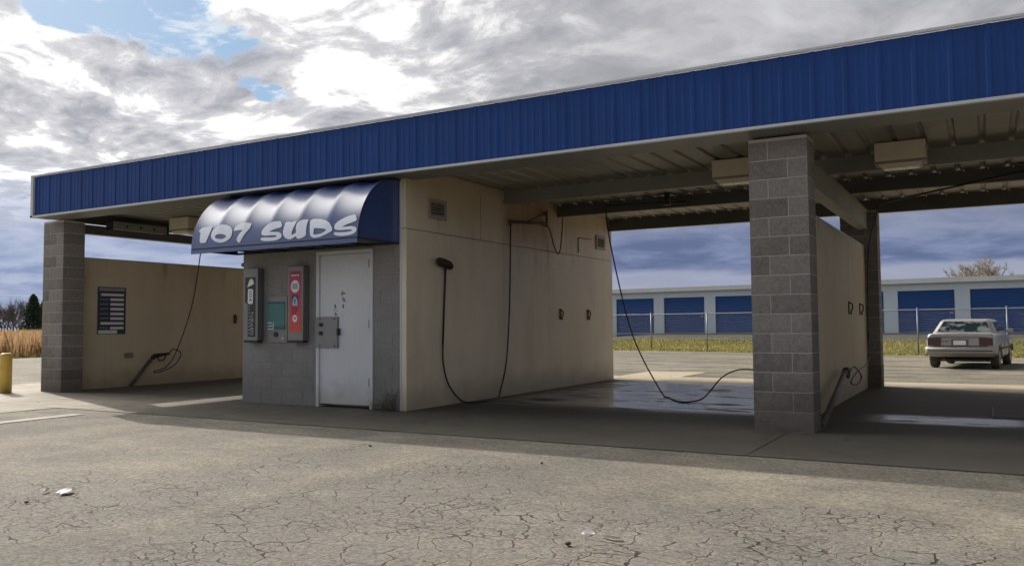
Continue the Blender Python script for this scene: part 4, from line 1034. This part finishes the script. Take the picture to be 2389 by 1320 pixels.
# left bay: ray through the pixels of the photo gives the drop from the boom
wand(None, (PX + .05, 1.54, 0.0), (PX + .11, 1.95, 0.50), (0.25, 1, 0.18), 'spray wand in the left bay, its hose looping up towards the awning',
     [(PX + .3, 2.32, 0.70), (PX + .42, 2.42, 0.62), (PX + .40, 2.30, 0.40), (PX + .30, 2.02, 0.26), (PX + .22, 1.95, 0.27), (PX + .36, 2.15, 0.38), (PX + .55, 2.25, 0.75), (PX + 1.0, 2.22, 1.65), (-10.88, 1.98, 2.93)], 'slanted grey pipe wand holder leaning on the left bay panel')
wand(None, (0.58, 0.62, 0.0), (0.50, 2.95, 0.46), (0.06, 1, 0.02), 'spray wand on the right divider panel beside the pillar, in shade',
     [(0.53, 3.7, 0.50), (0.55, 4.2, 0.34), (0.53, 3.9, 0.24), (0.50, 3.5, 0.30), (0.51, 4.2, 0.42), (0.49, 5.3, 0.46), (0.47, 5.9, 0.62), (0.45, 6.1, 1.4), (0.52, 5.9, 2.4), (0.72, 5.55, 3.0)], 'long slanted pipe wand holder on the floor behind the right pillar')
wand(None, (0.16, 2.4, 0.0), (-0.30, 3.0, 0.44), (-1, -0.02, -0.02), 'spray wand sticking out left of the right pillar over the wet middle bay',
     [(-0.95, 3.02, 0.46), (-1.18, 3.0, 0.34), (-1.42, 2.95, 0.06), (-1.56, 2.7, 0.013), (-1.75, 2.75, 0.013), (-2.05, 3.25, 0.013), (-2.28, 3.5, 0.10), (-2.73, 3.52, 0.96), (-3.05, 3.5, 2.28), (-3.17, 3.52, 3.03)], 'slanted pipe wand holder hidden behind the right pillar in the middle bay')
def boom(c, tip, label):
    t = empty('ceiling_boom', c, label, 'ceiling boom', 'ceiling booms over the wash bays')
    c, tip = Vector(c), Vector(tip)
    mb = MB(); mb.tube([c + Vector((0, 0, .12)), c - Vector((0, 0, .06))], 0.045, 10); mb.box(c.x - .12, c.x + .12, c.y - .12, c.y + .12, c.z + .10, c.z + .125); mb.build('swivel', MT['dark'], t)
    d = (tip - c); d.z = 0; n = d.normalized(); s = Vector((-n.y, n.x, 0))
    mb = MB(); mb.tube([c - n * 0.35 - Vector((0, 0, .02)), c - Vector((0, 0, .02)), tip], 0.016, 6); mb.build('arm', MT['dark'], t)
    mb = MB(); mb.tube([c + s * 0.3 + Vector((0, 0, .09)), c - n * 0.05 - Vector((0, 0, .05)), c - s * 0.3 + Vector((0, 0, .09))], 0.013, 6); mb.tube([c - n * 0.35 - Vector((0, 0, .02)), c + n * 0.4 + Vector((0, 0, 0.1))], 0.01, 6); mb.build('brace', MT['dark'], t)
    return t
boom((-2.25, 3.9, 3.10), (-3.17, 3.52, 3.05), 'dark steel ceiling boom over the middle bay with a hose hanging from its tip')
boom((2.88, 3.5, 3.10), (0.72, 5.55, 3.03), 'dark ceiling boom in the right bay, its arm reaching towards the rear pillar')
boom((-9.9, 3.3, 3.10), (-10.88, 1.98, 2.95), 'ceiling boom over the left bay above the hose, behind the awning')
# ------------------------------------------------------------------ ceiling lights
def lamp(loc, label):
    t = empty('ceiling_light', (0, 0, 0), label, 'light', 'box lights under the bay roofs')
    mb = MB(); mb.box(-0.28, 0.28, -0.16, 0.16, -0.02, 0.21); mb.build('housing', MT['lampbox'], t, bevel=0.012)
    mb = MB(); mb.box(-0.285, 0.285, -0.165, 0.165, -0.045, -0.021); mb.build('frame', MT['tan'], t, bevel=0.004)
    mb = MB(); mb.hexa([(-0.2, -0.1, -0.10), (0.2, -0.1, -0.10), (0.2, 0.1, -0.10), (-0.2, 0.1, -0.10), (-0.24, -0.14, -0.046), (0.24, -0.14, -0.046), (0.24, 0.14, -0.046), (-0.24, 0.14, -0.046)]); mb.build('lens', MT['lens'], t, bevel=0.008)
    t.location = loc; return t
l0 = lamp((1.33, 2.06, 3.075), 'cream box light under the right bay ceiling')
for loc, lab in (((-0.66, 2.06, 3.075), 'cream box light partly hidden behind the right pillar top'), ((-11.5, 2.06, 3.075), 'cream box light in the left bay, behind the awning edge')):
    c = copy_tree(l0); c.location = loc; c['label'] = lab
sl = empty('strip_light', (-12.3, 1.55, 3.1), 'long pale strip light fixed along the rafter over the left bay panel', 'light')
mb = MB(); mb.box(-12.36, -12.22, 1.0, 2.2, 3.02, 3.17); mb.build('tray', MT['steel2'], sl, bevel=0.006)
for y in (0.955, 2.202): mb = MB(); mb.box(-12.365, -12.215, y, y + 0.043, 3.0, 3.175); mb.build('end_cap', MT['dark'], sl)
mb = MB()
for y in (1.3, 1.6, 1.9): mb.box(-12.219, -12.214, y - .02, y + .02, 3.07, 3.11)
mb.build('clip', MT['dark'], sl)
# ------------------------------------------------------------------ floor pit cover
dc = empty('pit_cover', (2.9, 3.0, 0.004), 'grey steel pit cover set in the wet floor of the right bay', 'drain cover')
mb = MB(); mb.box(2.22, 3.5, 2.33, 3.58, 0.003, 0.008); mb.build('cover_plate', MT['plate2'], dc, bevel=0.003)
mb = MB()
for a in ((2.19, 3.53, 2.295, 2.325), (2.19, 3.53, 3.585, 3.615), (2.19, 2.215, 2.326, 3.584), (3.505, 3.53, 2.326, 3.584)): mb.box(a[0], a[1], a[2], a[3], 0.002, 0.010)
mb.build('rim', MT['dark'], dc)
# ------------------------------------------------------------------ bollard
bl = empty('bollard', (-13.0, -0.5, 0), 'short yellow painted steel bollard left of the left block pillar', 'bollard')
mb = MB(); n = 20; prof = [(0.098, 0.0), (0.098, 0.66), (0.094, 0.685), (0.07, 0.705), (0.0, 0.712)]
mb.loft([[(-13.0 + r_ * math.cos(i * 6.2832 / n), -0.5 + r_ * math.sin(i * 6.2832 / n), z) for i in range(n)] for r_, z in prof[:-1]]); mb.build('post', MT['yellow'], bl)
# ------------------------------------------------------------------ litter
def scrap(pts, loc, label, nm='paper_scrap'):
    mb = MB(); x, y = loc
    mb.grid(lambda u, v: (x + pts[0] * (u - .5) * (1 - 0.5 * abs(v - .4)), y + pts[1] * (v - .5) + 0.02 * math.sin(u * 5), 0.003 + 0.018 * abs(math.sin(u * 4.1 + v * 2)) * (0.4 + v)), 8, 6, 0, True)
    return tag(mb.build(nm, MT['paper'], fix=False), label, 'litter')
scrap((0.12, 0.09), (-3.36, -5.45), 'crumpled white paper scrap on the cracked asphalt, larger piece at far left'); scrap((0.06, 0.035), (-3.52, -5.50), 'small flat white paper bit beside the crumpled scrap at left')
def curl(c, r_, a0, a1, label):
    mb = MB(); n = 14
    mb.grid(lambda u, v: (c[0] + (r_ + 0.018 * v) * math.cos(a0 + (a1 - a0) * u), c[1] + (r_ * 0.7 + 0.02 * v) * math.sin(a0 + (a1 - a0) * u), 0.003 + 0.018 * v * math.sin(u * 3.1)), n, 2, 0, True)
    return tag(mb.build('paper_scrap', MT['paper'], fix=False), label, 'litter')
curl((0.42, -4.80), 0.055, 3.6, 5.7, 'white curled strip of paper on the asphalt in the foreground'); curl((0.30, -4.84), 0.045, 1.5, 3.0, 'thin white paper sliver just left of the curled paper strip')
def stone(loc, s, label):
    mb = MB(); bmesh.ops.create_icosphere(mb.bm, subdivisions=2, radius=s)
    for v_ in mb.bm.verts: v_.co = v_.co * (1 + 0.45 * noise.noise(v_.co * (1.6 / s) + Vector(loc + (0,)))); v_.co.z *= 0.6; v_.co += Vector((loc[0], loc[1], s * 0.4))
    return tag(mb.build('stone', MT['stone'], fix=False, smooth=True), label, 'stone')
stone((0.27, -5.06), 0.017, 'dark stone on the cracked asphalt, below the curled paper'); stone((-3.27, -5.77), 0.014, 'dark stone on the asphalt at far left, near the paper scraps')
stone((-2.9, -2.76), 0.016, 'small dark stone on the sunlit asphalt in front of the kiosk'); stone((-1.01, -2.9), 0.013, 'tiny dark stone near the shadow edge in front of the middle bay')
# ------------------------------------------------------------------ car
CG = empty('parked_car', (0, 0, 0), 'dusty beige four door sedan parked behind the right bay, seen from the rear', 'car')
def ring(y, w_, zt, zb, wb=0.93):
    half = [(0, zb), (w_ * wb * 0.8, zb), (w_ * wb, zb + .03), (w_ * 0.99, zb + .14), (w_, 0.56), (w_ * 0.985, 0.74), (w_ * 0.955, zt - .06), (w_ * 0.92, zt - .02), (w_ * 0.84, zt), (0, zt + .02)]
    return [(x, y, z) for x, z in half] + [(-x, y, z) for x, z in reversed(half[1:-1])]
mb = MB(); mb.loft([ring(*a) for a in ((-2.27, .80, .955, .40), (-2.235, .845, .975, .36), (-2.1, .865, .985, .32), (-1.5, .875, .99, .28), (-0.6, .88, .985, .25), (0.6, .88, .965, .25), (1.1, .875, .945, .26), (1.7, .86, .90, .28), (2.1, .83, .86, .32), (2.25, .78, .80, .36))])
body = mb.build('body', MT['paint'], CG)
cut = []
for sx in (-1, 1):
    for yy in (-1.42, 1.33):
        m2 = MB(); n = 28; m2.loft([[(x_, yy + 0.37 * math.cos(i * 6.2832 / n), 0.30 + 0.37 * math.sin(i * 6.2832 / n)) for i in range(n)] for x_ in (sx * 0.60, sx * 1.1)]); c = m2.build('cutter', MT['dark']); cut.append(c)
for c in cut:
    md = body.modifiers.new('b', 'BOOLEAN'); md.operation = 'DIFFERENCE'; md.object = c; md.solver = 'EXACT'
bpy.context.view_layer.update()
ev = body.evaluated_get(bpy.context.evaluated_depsgraph_get()); nm_ = bpy.data.meshes.new_from_object(ev); body.modifiers.clear(); body.data = nm_
for c in cut: bpy.data.objects.remove(c)
# cabin
def rrect(y0, y1, hw0, hw1, z, rr=0.10):
    return [(-hw0 + rr, y0, z), (hw0 - rr, y0, z), (hw0, y0 + rr, z), (hw1, y1 - rr, z), (hw1 - rr, y1, z), (-hw1 + rr, y1, z), (-hw1, y1 - rr, z), (-hw0, y0 + rr, z)]
levels = [(-1.62, 1.02, .80, .80, .975), (-1.50, 0.88, .775, .775, 1.05), (-1.22, 0.40, .655, .655, 1.31), (-1.10, 0.22, .61, .60, 1.365), (-0.9, 0.05, .50, .48, 1.385)]
mb = MB(); mb.loft([rrect(*l) for l in levels], smooth=False); mb.build('cabin', MT['paint'], CG, bevel=0.03)
def P3(k, t):   # rear / side surface point of cabin between level 0..3
    a, b = levels[int(k)], levels[min(len(levels) - 1, int(k) + 1)]; f_ = k - int(k); return [p + (q - p) * f_ for p, q in zip(a, b)]
def lvl(z):
    for i in range(len(levels) - 1):
        if levels[i][4] <= z <= levels[i + 1][4]: return P3(i + (z - levels[i][4]) / (levels[i + 1][4] - levels[i][4]), 0)
    return list(levels[-1])
mb = MB(); o_ = 0.012
def rearw(u, v):
    l = lvl(1.025 + 0.285 * v); return (((l[2] - 0.115) * (2 * u - 1)), l[0] - o_, l[4] + 0.006)
mb.grid(rearw, 8, 6, 0, True); rw_ = mb.build('rear_window', MT['glass'], CG, fix=False)
mb = MB(); mb.box(-0.34, -0.05, -1.35, -1.33, 1.06, 1.24); mb.box(0.08, 0.32, -1.35, -1.33, 1.07, 1.22); mb.build('windscreen_glint', MT['sky_'], CG) if False else mb.bm.free()
mb = MB()
def frw(u, v):
    l = lvl(1.02 + 0.29 * v); return (((l[3] - 0.115) * (1 - 2 * u)), l[1] + o_, l[4] + 0.006)
mb.grid(frw, 8, 6, 0, True); mb.build('windscreen', MT['glass'], CG, fix=False)
for sx in (-1, 1):
    for ya, yb, nm in ((-0.98, -0.32, 'rear'), (-0.26, 0.42, 'front')):
        mb = MB()
        def sw(u, v):
            z = 1.03 + 0.27 * v; l = lvl(z); hw = l[2] + 0.004
            a, b = ya, yb
            if nm == 'rear': a = ya - 0.22 + 0.24 * v
            if nm == 'front': b = yb + 0.28 - 0.42 * v
            return (sx * (hw + .004), a + (b - a) * u, z)
        mb.grid(sw, 5, 5, 0, True); mb.build('side_window', MT['glass'], CG, fix=True)
    for ya in (-0.28, -1.12, 0.72):
        mb = MB(); mb.box(sx * .8785 - .003, sx * .8785 + .003, ya, ya + .012, .36, .93); mb.build('door_gap', MT['dark'], CG)
    for ya in (-0.48, 0.52 - 0.14):
        mb = MB(); mb.box(sx * 0.885 - .012, sx * 0.885 + .012, ya - 0.42 * 0, ya + 0.15, 0.80, 0.835); mb.build('door_handle', MT['chrome'], CG, bevel=0.004)
    mb = MB(); mb.box(sx * .889 - .01, sx * .889 + .01, -1.0, 0.95, .53, .575); mb.build('side_moulding', MT['dark'], CG)
    mb = MB(); mb.hexa([(sx * .84, .62, .985), (sx * 1.02, .60, .99), (sx * 1.02, .70, .99), (sx * .84, .74, .985), (sx * .86, .63, 1.10), (sx * 1.02, .61, 1.10), (sx * 1.02, .69, 1.09), (sx * .86, .72, 1.09)]); mb.build('mirror', MT['paint'], CG, bevel=0.012)
    # tail lamps with ribs
    x0, x1 = sorted((sx * 0.47, sx * 0.805)); x2 = sx * 0.79
    mb = MB(); mb.box(x0, x1, -2.297, -2.262, .655, .865); tl = mb.build('tail_light', MT['tail'], CG, bevel=0.006)
    mb = MB()
    for z in (0.722, 0.795): mb.box(x0 + .01, x1 - .01, -2.303, -2.298, z, z + .012)
    mb.build('rib', MT['dark'], tl)
    for yy in (-1.42, 1.33):
        wh = None; xw = sx * 0.765
        mb = MB(); n = 28; rr = [(0.20, .10), (0.285, .105), (0.305, .08), (0.312, 0.0), (0.305, -.08), (0.285, -.105), (0.20, -.10)]
        mb.loft([[(xw + b * sx, yy + a * math.cos(i * 6.2832 / n), .312 + a * math.sin(i * 6.2832 / n)) for i in range(n)] for a, b in rr]); wh = mb.build('wheel', MT['tyre'], CG)
        mb = MB(); mb.loft([[(xw + b * sx, yy + a * math.cos(i * 6.2832 / n), .312 + a * math.sin(i * 6.2832 / n)) for i in range(n)] for a, b in ((.205, .102), (.195, .092), (.12, .098), (.05, .112), (.045, .118))]); mb.build('rim', MT['rim'], wh)
def bumper(y, s, nm):
    mb = MB(); pr = [(0, .405), (.055, .415), (.085, .45), (.085, .56), (.06, .60), (0, .61)]
    rings_ = []
    for x, dy in ((-.885, -.30), (-.875, -.06), (-.80, 0.0), (0, .02), (.80, 0.0), (.875, -.06), (.885, -.30)):
        rings_.append([(x, y + s * (d + dy), z) for d, z in pr])
    mb.loft(rings_); o = mb.build(nm, MT['bumper'], CG)
    mb = MB(); mb.box(-.80, .80, y + s * .108 - .004, y + s * .108 + .004, .50, .525); mb.build('rub_strip', MT['dark'], o)
bumper(-2.27, -1, 'rear_bumper'); bumper(2.22, 1, 'front_bumper')
mb = MB(); mb.box(-.21, .21, -2.292, -2.262, .655, .825); pr_ = mb.build('plate_recess', MT['steel'], CG)
mb = MB(); mb.box(-.155, .155, -2.300, -2.293, .665, .79); mb.build('licence_plate', MT['white'], pr_)
mb = MB(); mb.box(-.66, .66, -2.285, -2.262, .872, .884); mb.box(-.66, .66, -2.283, -2.262, .625, .645); mb.build('trunk_trim', MT['dark'], CG)
mb = MB(); mb.box(-0.44, -0.40, -2.278, -2.262, .755, .775); mb.box(-0.37, -0.28, -2.278, -2.262, .755, .775); mb.build('badge', MT['dark'], CG)
mb = MB(); mb.tube([(-.42, -1.9, .27), (-.42, -2.25, .27)], .026, 10); mb.build('exhaust', MT['rust'], CG)
mb = MB(); mb.box(-.72, .72, -2.0, 2.0, .20, .27); mb.build('underbody', MT['dark'], CG)
th = R(-6.5); CG.rotation_euler.z = th
rear = Vector((1.50, 17.15, 0)); fw = Vector((-math.sin(th), math.cos(th), 0)); ctr = rear + fw * 2.36
CG.location = (ctr.x, ctr.y, terr(ctr.x, ctr.y) - 0.01)
# ------------------------------------------------------------------ dead weeds at the foot of the wall corner
dw = empty('dead_weed', (-4.85, -0.06, 0), 'dry dead weed clump at the foot of the kiosk wall, right of the white door', 'weed')
mb = MB(); random.seed(11)
for i in range(60):
    x = -4.70 - 0.33 * random.random() ** 1.6; l = random.uniform(0.06, 0.16) + 0.28 * max(0, (x + 5.0) / 0.33) * random.random(); a = random.uniform(-0.9, 0.6)
    p = Vector((x, -0.02 - 0.10 * random.random(), 0.0))
    mb.tube([p, p + Vector((a * l * .4, -.02, l * .6)), p + Vector((a * l, random.uniform(-.05, .02), l))], [0.003, 0.0025, 0.001], 3, cap=False)
mb.build('stems', MT['weed'], dw, fix=False)
mb = MB()
for i in range(90):
    x = -4.68 - 0.36 * random.random() ** 1.5; p = Vector((x, -0.02 - 0.12 * random.random(), 0.01 + 0.3 * random.random() ** 2 * max(0.1, (x + 5.05) / 0.38))); s = random.uniform(.008, .022)
    d1_ = Vector((random.gauss(0, 1), random.gauss(0, 1), random.gauss(0, 1))).normalized(); d2_ = d1_.orthogonal().normalized()
    mb.quad(p - d1_ * s, p + d2_ * s * .5, p + d1_ * s, p - d2_ * s * .5)
mb.build('leaves', MT['weed'], dw, fix=False)
